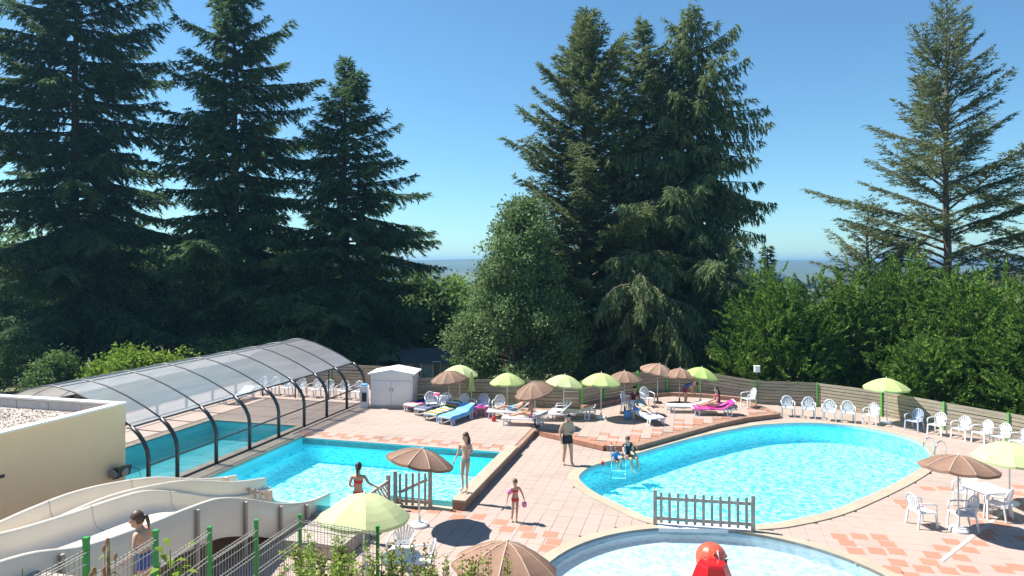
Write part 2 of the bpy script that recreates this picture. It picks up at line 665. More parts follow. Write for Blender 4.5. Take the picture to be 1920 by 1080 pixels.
def smooth_loop(pts, n=6):
    """closed Catmull-Rom curve through points"""
    out = []
    m = len(pts)
    for i in range(m):
        p0, p1, p2, p3 = [Vector(pts[(i + k) % m][:2]) for k in (-1, 0, 1, 2)]
        for k in range(n):
            t = k / n
            out.append(0.5 * ((2 * p1) + (p2 - p0) * t + (2 * p0 - 5 * p1 + 4 * p2 - p3) * t * t + (3 * p1 - p0 - 3 * p2 + p3) * t ** 3))
    return out


def offset_loop(loop, d):
    """moves a closed loop outwards by d"""
    n = len(loop)
    a = sum(loop[i][0] * loop[(i + 1) % n][1] - loop[(i + 1) % n][0] * loop[i][1] for i in range(n))
    s = 1 if a > 0 else -1
    out = []
    for i in range(n):
        p, q, r = Vector(loop[i - 1][:2]), Vector(loop[i][:2]), Vector(loop[(i + 1) % n][:2])
        n1 = Vector(((q - p).y, -(q - p).x)).normalized() * s
        n2 = Vector(((r - q).y, -(r - q).x)).normalized() * s
        t = (n1 + n2).normalized()
        out.append(q + t * d / max(0.5, t.dot(n1)))
    return out


# the big free-form pool, the round paddling pool, the square pool, the covered pool
big_px = [(1087, 900), (1093, 886), (1116, 873), (1160, 862), (1200, 850), (1300, 822), (1400, 801), (1450, 796), (1520, 794), (1600, 800), (1680, 815),
          (1725, 831), (1743, 850), (1735, 870), (1700, 895), (1640, 925), (1560, 958), (1480, 977), (1420, 984), (1310, 984), (1225, 974), (1160, 946), (1115, 924)]
BIG = smooth_loop([G(*p) for p in big_px], 5)
PAD_C, PAD_R = Vector((4.4, 13.75)), 4.05
PAD = [PAD_C + Vector((math.cos(a), math.sin(a))) * PAD_R for a in [2 * math.pi * i / 72 for i in range(72)]]
SQ_U0, SQ_U1, SQ_V0, SQ_V1 = -14.6, -6.55, 18.25, 23.4
SQ_VN, SQ_UN = 17.0, -9.6                        # the pool reaches further forward beside the slide
SQ = [uv(SQ_U0, SQ_VN), uv(SQ_UN, SQ_VN), uv(SQ_UN, SQ_V0), uv(SQ_U1, SQ_V0), uv(SQ_U1, SQ_V1), uv(SQ_U0, SQ_V1)]
POST_U = -15.35                                  # foot of the pool cover's side towards the square pool
IN_U0, IN_U1, IN_V0, IN_V1 = -20.0, -15.85, 16.9, 25.0
INP = [uv(IN_U0, IN_V0), uv(IN_U1, IN_V0), uv(IN_U1, IN_V1), uv(IN_U0, IN_V1)]
ZP = 0.18                                        # height of the raised terrace

FENCE = [Vector(p) for p in [(-14.2, 38.6), (-9.9, 37.5), (-5.6, 36.4), (-4.6, 32.9), (-2.0, 32.6), (0.6, 32.3), (3.25, 31.9), (4.4, 33.0), (6.35, 34.7), (8.0, 35.3),
                             (9.6, 34.9), (12.05, 33.7), (14.75, 33.0), (16.75, 30.9), (18.0, 28.4), (19.15, 26.3), (20.3, 24.0), (21.4, 21.5), (22.3, 18.8)]]
fence_out = [p + Vector((0.0, 0.35)) for p in FENCE[:13]] + [p + Vector((0.35, 0.1)) for p in FENCE[13:]]
deck_outer = [Vector((-4.2, 11.4)), Vector((-0.5, 11.2)), Vector((0.2, 9.0)), Vector((10.5, 9.0)), Vector((23, 12))] + fence_out[::-1] + [uv(-25, 34.5).xy, uv(-25, 9.0).xy, uv(-14, 6.0).xy, uv(-7.5, 6.2).xy]
deck_outer = [Vector(p[:2]) for p in deck_outer]
slab('pool_deck', deck_outer, [BIG, PAD, SQ, INP], -0.03, -2.6, M['grout'])
deck_obj = bpy.data.objects['pool_deck']

plat = [uv(-6.2, 23.4), uv(-6.2, 26.9), Vector((1.22, 27.5)), Vector((3.48, 25.3)), Vector((4.5, 25.25)), Vector((8.5, 28.7)), Vector((10.15, 29.9)), Vector((11.95, 30.7)), Vector((11.3, 33.6)),
        Vector((9.6, 34.7)), Vector((8.0, 35.1)), Vector((6.35, 34.5)), Vector((4.5, 32.8)), Vector((3.25, 31.7)), Vector((-4.75, 32.6)), Vector((-5.9, 36.2)), Vector((-14.2, 38.4)), uv(-24.8, 34.3), uv(-24.8, 15.5), uv(SQ_U0 - 0.02, 15.5), uv(SQ_U0 - 0.02, 23.4)]
plat = [Vector(p[:2]) for p in plat]
terrace = slab('raised_terrace', plat, [INP], ZP - 0.02, -0.05, M['brown_face'])

# pavers: each its own piece near the camera, one joined field beyond
TS = 0.40
clear = [offset_loop(BIG, 0.22), [PAD_C + Vector((math.cos(a), math.sin(a))) * (PAD_R + 0.20) for a in [2 * math.pi * i / 48 for i in range(48)]],
         [uv(SQ_U0 - .2, SQ_V0 - .15), uv(SQ_U1 + .2, SQ_V0 - .15), uv(SQ_U1 + .2, SQ_V1 + .6), uv(SQ_U0 - .2, SQ_V1 + .6)]]
red_px = [(1574, 1006), (1611, 1006), (1649, 1007), (1588, 1018), (1664, 1020), (1604, 1033), (1644, 1033), (1681, 1034),
          (1684, 1055), (1675, 1068), (1731, 1067), (1743, 1054), (1778, 1070), (1815, 1067), (1880, 1068), (1907, 1064), (1884, 1076), (1843, 1080),
          (1749, 1041), (1767, 1028), (1785, 1016), (1800, 1045), (1817, 1031), (1835, 1018), (1848, 968), (1892, 972), (1879, 983), (1830, 979), (1739, 916), (1771, 916),
          (1690, 941), (1703, 951), (1848, 1007), (1850, 997), (1912, 913), (1905, 925), (1900, 936), (1915, 950), (1710, 1080), (1655, 1080), (1920, 1010),
          (815, 958), (856, 957), (858, 970), (897, 969), (939, 979), (900, 977), (950, 992), (985, 991), (992, 1004), (1032, 1002), (1038, 1016),
          (778, 957), (775, 946), (1026, 1028), (800, 946)]
red_cells = set()
for p in red_px:
    a, b = to_uv(G(*p))
    red_cells.add((math.floor(a / TS), math.floor(b / TS)))


def tile_mesh(name, mat, h=0.03, g=0.003):
    mb = MB()
    s = TS / 2 - g
    mb.add([(-s, -s, -h), (s, -s, -h), (s, s, -h), (-s, s, -h), (-s, -s, -0.004), (s, -s, -0.004), (s, s, -0.004), (-s, s, -0.004),
            (-s + .003, -s + .003, 0), (s - .003, -s + .003, 0), (s - .003, s - .003, 0), (-s + .003, s - .003, 0)],
           [(8, 9, 10, 11), (0, 1, 5, 4), (1, 2, 6, 5), (2, 3, 7, 6), (3, 0, 4, 7), (4, 5, 9, 8), (5, 6, 10, 9), (6, 7, 11, 10), (7, 4, 8, 11)])
    return mb.mesh(name, mat)


tile_me = tile_mesh('tile', M['tile'])
red_me = tile_mesh('terracotta_tile', M['red_tile'], 0.03, 0.012)
far = MB()
cells = []
for i in range(-70, 60):
    for j in range(10, 100):
        c = uv((i + .5) * TS, (j + .5) * TS)
        if not inside(c, deck_outer) or inside(c, plat) or any(inside(c, k) for k in clear):
            continue
        if (i + .5) * TS < -9.3 and (j + .5) * TS < SQ_V0:
            continue
        d = c.y
        vis = abs(c.x) < d * 0.78 and d > 14.8
        cells.append((d if vis else d + 100, i, j, c))
cells.sort(key=lambda t: t[0])
npale = 0
rt = random.Random(3)


def far_tile(mb, c, z, h=0.03):
    s = TS / 2 - 0.003
    q = Matrix.Rotation(UROT, 3, 'Z')
    zz = z + rt.uniform(-0.0012, 0.0012)
    top = [c + q @ Vector((x, y, 0)) for x, y in ((-s, -s), (s, -s), (s, s), (-s, s))]
    mb.add([(p.x, p.y, zz - h) for p in top] + [(p.x, p.y, zz) for p in top],
           [(4, 5, 6, 7), (0, 1, 5, 4), (1, 2, 6, 5), (2, 3, 7, 6), (3, 0, 4, 7)])


for d, i, j, c in cells:
    if npale < 299 and d < 100:
        npale += 1
        o = link('tile', tile_me, deck_obj)
    else:
        far_tile(far, c, 0.0)
        continue
    o.location = (c.x, c.y, rt.uniform(-0.0015, 0.0015))
    o.rotation_euler = (rt.uniform(-.003, .003), rt.uniform(-.003, .003), UROT)
tag(far.build('tile_field', M['tile'], deck_obj), kind='stuff')

laid = []
for p in red_px:
    c = G(*p)
    if any((c - q).length < 0.385 for q in laid) or any(inside(c, k) for k in clear):
        continue
    laid.append(c)
    o = link('terracotta_tile', red_me, deck_obj)
    o.location = (c.x, c.y, 0.004)
    o.rotation_euler = (0, 0, UROT)
# terrace pavers: pale field with checkered terracotta bands
tf, rf = MB(), MB()
nred = 0
clear2 = [[uv(IN_U0 - .15, IN_V0 - .15), uv(IN_U1 + .15, IN_V0 - .15), uv(IN_U1 + .15, IN_V1 + .15), uv(IN_U0 - .15, IN_V1 + .15)]]
kerb_line = [Vector((4.5, 25.25)), Vector((8.5, 28.7)), Vector((10.15, 29.9)), Vector((11.95, 30.7))]
plat_in = offset_loop(plat, -0.33)


def near_kerb(c, lo, hi):
    for a, b in zip(kerb_line, kerb_line[1:]):
        ab = b - a
        t = max(0, min(1, (c.xy - a).dot(ab) / ab.length_squared))
        if lo < (c.xy - a - ab * t).length < hi:
            return True
    return False


for i in range(-70, 50):
    for j in range(38, 100):
        c = uv((i + .5) * TS, (j + .5) * TS)
        u_, v_ = (i + .5) * TS, (j + .5) * TS
        if not inside(c, plat_in) or any(inside(c, k) for k in clear2):
            continue
        red = False
        if SQ_V1 + 0.3 < v_ < SQ_V1 + 1.15 and SQ_U0 - 0.6 < u_ < -6.3:
            red = (i + j) % 2 == 0
        elif near_kerb(c, 0.3, 1.35) and c.x > 3.4:
            red = (i + 2 * j) % 4 == 0 or (near_kerb(c, 0.3, .75) and (i + j) % 3 == 0)
        elif 1.5 < c.x < 5 and 26.2 < c.y < 28.0:
            red = (i * 3 + j) % 5 == 0 and v_ < 27.4
        if red and nred < 280:
            nred += 1
            o = link('terracotta_tile', red_me, terrace)
            o.location = (c.x, c.y, ZP)
            o.rotation_euler = (0, 0, UROT)
        else:
            far_tile(tf, c, ZP, 0.02)
tag(tf.build('tile_field', M['tile'], terrace), kind='stuff')

# nosing along the terrace edge: terracotta where it faces the walk, brown timber kerb along the big pool
edge = MB()
for a, b in ((Vector((1.22, 27.5)), Vector((3.48, 25.3))),):
    n = 8
    for k in range(n):
        p, q = a.lerp(b, k / n), a.lerp(b, (k + 1) / n)
        e = (q - p).normalized()
        nn = Vector((-e.y, e.x)) * 0.02
        mb = MB()
        c = (p + q) / 2
        ang = math.atan2(e.y, e.x)
        mb.box((c.x, c.y, ZP - 0.075), ((q - p).length - 0.012, 0.36, 0.17), ang)
        mb.build('edge_tile', M['red_tile'], terrace)
path = [Vector((3.48, 25.3)), Vector((4.5, 25.25)), Vector((8.5, 28.7)), Vector((10.15, 29.9)), Vector((11.95, 30.7)), Vector((11.4, 33.4))]
for a, b in zip(path, path[1:]):
    e = (b - a).normalized()
    n = max(1, round((b - a).length / 1.2))
    for k in range(n):
        p, q = a.lerp(b, k / n), a.lerp(b, (k + 1) / n)
        c = (p + q) / 2
        mb = MB()
        mb.box((c.x, c.y, ZP - 0.07), ((q - p).length - 0.008, 0.30, 0.19), math.atan2(e.y, e.x))
        mb.build('kerb_block', M['brown_face'], terrace)
for a, b in zip([Vector((3.25, 31.55)), Vector((4.5, 32.6)), Vector((6.35, 34.25)), Vector((8.0, 34.85)), Vector((9.6, 34.4))], [Vector((4.5, 32.6)), Vector((6.35, 34.25)), Vector((8.0, 34.85)), Vector((9.6, 34.4)), Vector((11.3, 33.5))]):
    c = (a + b) / 2
    MB().box((c.x, c.y, ZP + 0.08), ((b - a).length, 0.22, 0.2), math.atan2((b - a).y, (b - a).x)).build('back_kerb', M['brown_face'], terrace)
for s in (uv(-6.25, 23.9), ):
    MB().box(uv(-6.26, 25.4, ZP - 0.07), (0.16, 3.0, 0.18), UROT).build('step_edge', M['brown_face'], terrace)


def ring(name, loop, w, z0, z1, mat, parent=None, piece=0.0):
    out = offset_loop(loop, w)
    n = len(loop)
    mb = MB()
    mb.add([(p[0], p[1], z1) for p in loop] + [(p[0], p[1], z1) for p in out] + [(p[0], p[1], z0) for p in loop] + [(p[0], p[1], z0) for p in out], [])
    a = sum(loop[i][0] * loop[(i + 1) % n][1] - loop[(i + 1) % n][0] * loop[i][1] for i in range(n)) > 0
    for i in range(n):
        j = (i + 1) % n
        for f in ((i, n + i, n + j, j), (j, 2 * n + j, 2 * n + i, i), (n + i, 3 * n + i, 3 * n + j, n + j)):
            mb.f.append(f if a else f[::-1])
            mb.m.append(0)
    return mb.build(name, mat, parent)


def pool_shell(name, loop, ztop, zfloor, mat):
    n = len(loop)
    a = sum(loop[i][0] * loop[(i + 1) % n][1] - loop[(i + 1) % n][0] * loop[i][1] for i in range(n)) > 0
    lp = loop if a else loop[::-1]
    mb = MB()
    mb.add([(p[0], p[1], ztop) for p in lp] + [(p[0], p[1], zfloor) for p in lp], [((i + 1) % n, n + (i + 1) % n, n + i, i)[::-1] for i in range(n)])
    vs, fs = fill(lp, [])
    mb.add([(x, y, zfloor) for x, y in vs], fs)
    return tag(mb.build(name, mat), kind='structure')


def water(name, loop, z, mat, label=None):
    vs, fs = fill(offset_loop(loop, -0.004), [])
    mb = MB()
    mb.add([(x, y, z) for x, y in vs], fs)
    return tag(mb.build(name, mat), kind='structure')


cop = []
o = pool_shell('swimming_pool', BIG, 0.03, -0.78, M['liner'])
ring('coping', BIG, 0.36, -0.04, 0.03, M['coping'], o)
ring('waterline_band', offset_loop(BIG, -0.012), 0.02, -0.10, 0.012, M['liner_pale'], o)
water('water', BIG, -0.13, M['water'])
o = pool_shell('paddling_pool', PAD, 0.03, -0.30, M['liner_pale'])
ring('coping', PAD, 0.30, -0.04, 0.036, M['coping'], o)
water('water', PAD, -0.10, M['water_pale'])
o = pool_shell('square_pool', SQ, ZP, -0.72, M['liner'])
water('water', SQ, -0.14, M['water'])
mb = MB()
mb.prism([uv(SQ_U1 + 0.005, 18.1), uv(-6.18, 18.1), uv(-6.18, 24.0), uv(SQ_U1 + 0.005, 24.0)], -0.05, 0.24)
ledge = mb.build('pool_ledge', M['brown_face'])
tag(ledge, 'long low brown wall with pale cap along the square pool', 'low wall')
for k in range(8):
    v0 = 18.08 + k * 0.742
    MB().box(uv(-6.365, v0 + .371, 0.263), (0.40, 0.734, 0.05), UROT).build('cap_slab', M['coping'], ledge)
# pale kerb below the cover posts, and the near rim of the square pool
mb = MB()
for k in range(10):
    v0 = 14.0 + k * 0.96
    MB().box(uv((SQ_U0 + POST_U) / 2 - 0.12, v0 + .48, ZP + 0.02), (SQ_U0 - POST_U + 0.22, 0.952, 0.10), UROT).build('kerb_slab', M['coping'], terrace)
MB().box(uv((SQ_U0 + SQ_U1) / 2, SQ_V1 + 0.12, ZP + 0.005), (SQ_U1 - SQ_U0 + 0.3, 0.22, 0.03), UROT).build('pool_edge', M['tile'], terrace)
for (ua, ub, va, vb) in ((SQ_UN, SQ_U1, SQ_V0 - 0.3, SQ_V0), (SQ_U0, SQ_UN + 0.002, SQ_VN - 0.3, SQ_VN), (SQ_UN + 0.004, SQ_UN + 0.26, SQ_VN - 0.3, SQ_V0 - 0.304)):
    MB().box(uv((ua + ub) / 2, (va + vb) / 2, 0.0), (ub - ua, vb - va, 0.06), UROT).build('rim', M['coping'], bpy.data.objects['square_pool'])
o = pool_shell('covered_pool', INP, ZP + 0.02, -0.6, M['liner_in'])
ring('coping', INP, 0.32, ZP - 0.03, ZP + 0.035, M['coping'], o)
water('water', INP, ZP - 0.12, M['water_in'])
# white gap in the rim between the two round pools, pale paving strip on the right
tag(MB().box((5.0, 17.86, 0.0), (2.35, 0.42, 0.10), -0.05).build('channel_sill', M['white_plastic'], bpy.data.objects['paddling_pool']))
a, b = G(1765, 1052), G(1908, 940)
e = (b - a)
MB().box(((a + b) / 2 + Vector((0, 0, 0.003))), (e.length, 0.10, 0.014), math.atan2(e.y, e.x)).build('drain_strip', M['concrete'], deck_obj)


# ------------------------------------------------------------------ terrain
def hill_noise(x, y):
    return (math.sin(x * 0.0021 + 1.3) + 0.6 * math.sin(x * 0.0053 + y * 0.0011) + 0.4 * math.sin(x * 0.011 + 2.0))


def gz(x, y):
    """height of the ground outside the terrace"""
    s = y - 36.0 + max(0.0, x - 12) * 0.65
    if s < 0:
        return -0.45 if x < -23 or x > 24 else -0.55
    z = -0.5 - 0.085 * min(s, 140) - 0.03 * max(0, min(s - 140, 500))
    far_ = min(1.0, max(0.0, (y - 900) / 1700.0))
    far_ = far_ * far_ * (3 - 2 * far_)
    z += far_ * (46 + 4.5 * hill_noise(x, y))
    return z


xs = sorted(set([round(v, 2) for v in list(np.linspace(-90, 90, 61)) + list(np.sign(np.linspace(-1, 1, 61)) * (90 + 4500 * np.abs(np.linspace(-1, 1, 61)) ** 2)) + [-23.5, -24.5, 24.5, 23.5]]))
ys = list(np.linspace(-30, 32, 16)) + list(np.linspace(34, 90, 24)) + list(np.linspace(100, 400, 16)) + list(np.linspace(450, 2600, 30)) + [2800, 3200, 4200, 6000]
verts, faces = [], []
under = offset_loop(deck_outer, -0.6)
for y in ys:
    for x in xs:
        z = gz(x, y)
        if inside((x, y), under) or (y < 36 and -30 < x < 26):
            z = -2.5
        verts.append((x, y, z))
nx = len(xs)
for j in range(len(ys) - 1):
    for i in range(nx - 1):
        faces.append((j * nx + i, j * nx + i + 1, (j + 1) * nx + i + 1, (j + 1) * nx + i))
me = bpy.data.meshes.new('terrain')
me.from_pydata(verts, [], faces)
me.materials.append(M['grass'])
me.materials.append(M['hill'])
me.polygons.foreach_set('material_index', [1 if verts[f[0]][1] > 130 else 0 for f in faces])
me.polygons.foreach_set('use_smooth', [True] * len(faces))
tag(link('terrain', me), kind='structure')


def emb(x, y):
    """planted bank below the viewpoint"""
    prof = [(-30, 3.4), (2, 3.6), (5, 3.3), (6, 3.0), (7, 2.65), (8, 2.32), (9, 2.0), (9.6, 1.86), (10.6, 0.9), (11.4, 0.0), (11.6, -0.3)]
    z = -0.3
    for (y0, z0), (y1, z1) in zip(prof, prof[1:]):
        if y0 <= y <= y1:
            z = z0 + (z1 - z0) * (y - y0) / (y1 - y0)
    if x > -1.0:
        z -= (x + 1.0) * 0.9 * max(0, min(1, (y - 4) / 4))
    if x < -4.3:
        z -= (-4.3 - x) * 2.2 * max(0, min(1, (y - 5) / 2))
    return max(z, -2.5 if y < 11.0 or x < -4.2 else -0.3)


mb = MB()
ex, ey = list(np.linspace(-14, 12, 53)), list(np.linspace(-12, 11.6, 60))
mb.add([(x, y, emb(x, y) + 0.05 * math.sin(x * 2.1 + y * 1.7) * (1 if y < 10 else 0)) for y in ey for x in ex],
       [(j * 53 + i, j * 53 + i + 1, (j + 1) * 53 + i + 1, (j + 1) * 53 + i) for j in range(59) for i in range(52)])
tag(mb.build('embankment', M['soil'], smooth=True), kind='structure')


# ------------------------------------------------------------------ pool cover
W = 7.2
CSEC = [(0, 1.22), (0.05, 1.47), (0.18, 1.72), (0.36, 1.93), (0.60, 2.11), (1.2, 2.43), (1.9, 2.74), (2.7, 3.02), (3.3, 3.15), (3.6, 3.18)]


def cover_section(t):
    """height of the cover over its width: t metres in from the foot on the near side"""
    t = min(t, W - t)
    pts = CSEC
    for (a, za), (b, zb) in zip(pts, pts[1:]):
        if a <= t <= b:
            return za + (zb - za) * (t - a) / (b - a)
    return CSEC[0][1]


cov = thing('pool_enclosure', uv(POST_U, 16.5, ZP + 0.07), UROT, 'long arched polycarbonate pool cover with dark ribs beside the beige building', 'pool cover')
ts = [c[0] for c in CSEC]
ts = ts + [W - t for t in ts[-2::-1]]
YS = [0.0, 1.15, 2.92, 4.69, 6.46, 8.23, 10.0, 11.77, 13.5]
NB = len(YS) - 1
LEN = YS[-1]
zoff = -(ZP + 0.07)
prof = [(-t, cover_section(t)) for t in ts]
for k in range(NB + 1):
    y = YS[k]
    leg = MB()
    leg.tube([(0, y, 0.0)] + [(-t, y, z + zoff) for t, z in CSEC[:5]], 0.062, 6)
    leg.tube([(-W, y, 0.0)] + [(-W + t, y, z + zoff) for t, z in CSEC[:5]], 0.062, 6)
    leg.tube([(x, y, z + zoff + 0.012) for x, z in prof[4:-4]], 0.024, 6)
    leg.build('rib', M['dark_frame'], cov, True)
ip = prof[4:-4]
for k in range(NB):
    y0, y1 = YS[k] + 0.02, YS[k + 1] - 0.02
    # roof sheets, three to a bay
    cuts = [0, 4, 6, 10] if len(ip) >= 11 else [0, len(ip) // 2, len(ip) - 1]
    for a, b in zip(cuts, cuts[1:]):
        mb = MB()
        seg = ip[a:b + 1]
        for zz in (0.0,):
            mb.add([(x, y, z + zoff + zz) for x, z in seg for y in (y0, y1)], [(2 * i, 2 * i + 1, 2 * i + 3, 2 * i + 2) for i in range(len(seg) - 1)])
        mb.build('roof_sheet', M['polycarb'], cov, True)
    for side in (0, 1):
        q = prof[:5] if side == 0 else prof[-5:][::-1]
        xs0 = q[0][0]
        mb = MB()
        mb.add([(xs0, y0, 0.06), (xs0, y1, 0.06), (xs0, y1, 0.75), (xs0, y0, 0.75)], [(0, 1, 2, 3)])
        mb.build('lower_pane', M['glass'], cov)
        mb = MB()
        seg = [(xs0, 0.80 - zoff)] + q
        mb.add([(x, y, z + zoff) for x, z in seg for y in (y0, y1)], [(2 * i, 2 * i + 1, 2 * i + 3, 2 * i + 2) for i in range(len(seg) - 1)])
        mb.build('upper_pane', M['glass'], cov, True)
for x, z, w, mt in ((0, 0.78, 0.045, 'dark_frame'), (-W, 0.78, 0.045, 'dark_frame'), (0, 0.03, 0.05, 'dark_frame'), (-W, 0.03, 0.05, 'dark_frame'),
                    (ip[0][0], ip[0][1] + zoff, 0.05, 'dark_frame'), (ip[-1][0], ip[-1][1] + zoff, 0.05, 'dark_frame'), (ip[4][0], ip[4][1] + zoff + .01, 0.02, 'grey_frame'), (ip[5][0], ip[5][1] + zoff + 0.01, 0.035, 'grey_frame'), (ip[6][0], ip[6][1] + zoff + .01, 0.02, 'grey_frame')):
    MB().bar((x, 0, z), (x, LEN, z), w, w).build('rail', M[mt], cov)
# glazed far gable
mb = MB()
gp = [(0, 0.05)] + [(x, z + zoff) for x, z in prof] + [(-W, 0.05)]
mb.add([(x, LEN - 0.03, z) for x, z in gp], [tuple(range(len(gp)))])
mb.build('gable_pane', M['glass'], cov)
for x in (-1.9, -3.75, -5.6):
    MB().bar((x, LEN - 0.03, 0.0), (x, LEN - 0.03, cover_section(-x) + zoff), 0.05, 0.05, (0, 1, 0)).build('mullion', M['dark_frame'], cov)
MB().bar((0, LEN - 0.03, 1.5), (-W, LEN - 0.03, 1.5), 0.045, 0.045).build('transom', M['dark_frame'], cov)

# ------------------------------------------------------------------ flat-roofed building on the left
cB = G(235, 937)
cu, cv = to_uv(cB)
bld = thing('plant_room', uv(cu, cv, 0), UROT, 'flat roofed beige building with gravel roof and white parapet cap', 'building')
ZT = zat(757, cB.y)
BW, BD = 9.0, 14.0
mb = MB()
mb.box((-BW / 2, -BD / 2, ZT / 2 - 0.05), (BW, BD, ZT - 0.1 - 0.45), 0)
mb.v = [(x, y, z if z > 1 else -0.02) for x, y, z in mb.v]
mb.build('wall', M['wall'], bld)
zr = max(p[2] for p in mb.v)
for c, s in (((-0.1, -BD / 2, (zr + ZT) / 2), (0.2, BD, ZT - zr - 0.001)), ((-BW + 0.1, -BD / 2, (zr + ZT) / 2), (0.2, BD, ZT - zr - 0.001)), ((-BW / 2, -0.1, (zr + ZT) / 2), (BW - 0.4, 0.2, ZT - zr - 0.001)), ((-BW / 2, -BD + 0.1, (zr + ZT) / 2), (BW - 0.4, 0.2, ZT - zr - 0.001))):
    MB().box(c, s).build('parapet', M['wall'], bld)
    s2 = (s[0] + (0.06 if s[0] < 1 else -0.07), s[1] + (0.06 if s[1] < 1 else 0.06), 0.05)
    MB().box((c[0], c[1], ZT + 0.022), s2).build('parapet_cap', M['white_trim'], bld)
for k in range(7):
    MB().box((-0.75 - k * 1.22, -0.213, (zr + ZT) / 2 - 0.01), (1.17, 0.02, ZT - zr - 0.05)).build('upstand_panel', M['panel_grey'], bld)
mb = MB()
mb.box((-BW / 2, -BD / 2, zr + 0.02), (BW - 0.45, BD - 0.5, 0.05))
rg = random.Random(5)
for k in range(5200):
    x, y = -rg.uniform(0.3, BW - 0.3), -rg.uniform(0.25, 6.5)
    s = rg.uniform(0.02, 0.05)
    a = rg.uniform(0, 6.28)
    mb.add([(x + s * math.cos(a), y + s * math.sin(a), zr + 0.04), (x + s * math.cos(a + 2.1), y + s * math.sin(a + 2.1), zr + 0.04), (x + s * math.cos(a + 4.2), y + s * math.sin(a + 4.2), zr + 0.04), (x, y, zr + 0.045 + s * 0.7)],
           [(0, 1, 3), (1, 2, 3), (2, 0, 3)])
tag(mb.build('roof_gravel', M['gravel'], bld), kind='stuff')
for px, py in ((3, 893), (195, 910)):
    # small outlets on the wall
    k = (px - 960) / F
    # intersect the ray with the wall plane u = cu
    d = cu / (CU * k - SU)
    p = Vector((k * d, d, zat(py, d)))
    q = to_uv(p)
    MB().box((0.02, q[1] - cv, p.z), (0.05, 0.09, 0.07)).build('wall_outlet', M['black'], bld)

sp = thing('loudspeaker', uv(cu + 0.02, cv - 0.45, zat(884, cB.y) + 0.10), UROT, 'black outdoor speaker bracketed to the corner of the beige building', 'loudspeaker')
mb = MB()
mb.add([(0.10, -0.2, -.17), (0.10, 0.32, -.17), (0.36, 0.42, -.10), (0.36, -0.28, -.10), (0.10, -0.2, .17), (0.10, 0.32, .17), (0.36, 0.46, .2), (0.36, -0.3, .2)],
       [(0, 3, 2, 1), (4, 5, 6, 7), (0, 1, 5, 4), (1, 2, 6, 5), (2, 3, 7, 6), (3, 0, 4, 7)])
mb.v = [(x * 0.9 + (0.05 if z > 0 else 0), y * 0.62, z * 0.95) for x, y, z in mb.v]
mb.build('cabinet', M['black'], sp)
MB().box((0.03, 0.03, -0.02), (0.08, 0.12, 0.2)).build('bracket', M['black'], sp)
MB().tube([(0.355, 0.05, 0.03), (0.385, 0.05, 0.025)], [0.125, 0.115], 16).build('speaker_cone', M['speaker_grille'], sp)
g = MB()
d_ = (Matrix.Rotation(-0.5, 3, 'Z') @ Vector((1, 0, 0)))
g.tube([(0.2, -0.175, 0.03), (0.2, -0.215, 0.02)], [0.13, 0.12], 16)
g.build('speaker_cone', M['speaker_grille'], sp)
MB().tube([(0.3, 0.3, 0.1), (0.4, 0.5, 0.0), (0.36, 0.65, -0.3)], 0.008, 5).build('cable', M['black'], sp)

# ------------------------------------------------------------------ water slide
slide = thing('water_slide', uv(-11.5, 8.0, 0), UROT, 'cream two lane water slide humping down into the square pool', 'water slide')


def curve(pts, x):
    # smooth interpolation through (x, z) pairs
    xs_ = [p[0] for p in pts]
    for i in range(len(pts) - 1):
        if xs_[i] <= x <= xs_[i + 1]:
            z0 = pts[max(i - 1, 0)][1]
            z1, z2 = pts[i][1], pts[i + 1][1]
            z3 = pts[min(i + 2, len(pts) - 1)][1]
            h = xs_[i + 1] - xs_[i]
            t = (x - xs_[i]) / h
            m1 = (z2 - z0) / (xs_[i + 1] - xs_[max(i - 1, 0)]) * h
            m2 = (z3 - z1) / (xs_[min(i + 2, len(pts) - 1)] - xs_[i]) * h
            return (2 * t ** 3 - 3 * t * t + 1) * z1 + (t ** 3 - 2 * t * t + t) * m1 + (-2 * t ** 3 + 3 * t * t) * z2 + (t ** 3 - t * t) * m2
    return pts[-1][1]


rimA = [(7.2, 2.45), (8.5, 2.3), (9.5, 2.02), (11, 1.86), (12, 1.80), (13, 1.68), (14.2, 1.25), (15, 0.9), (16, 0.56), (17, 0.33), (18.7, 0.22)]
rimB = [(7.2, 2.45), (8.5, 2.3), (9.3, 1.95), (10.2, 1.78), (11, 1.82), (12, 1.84), (13, 1.74), (14.5, 1.45), (15.5, 1.12), (16.6, 0.78), (18.4, 0.4)]


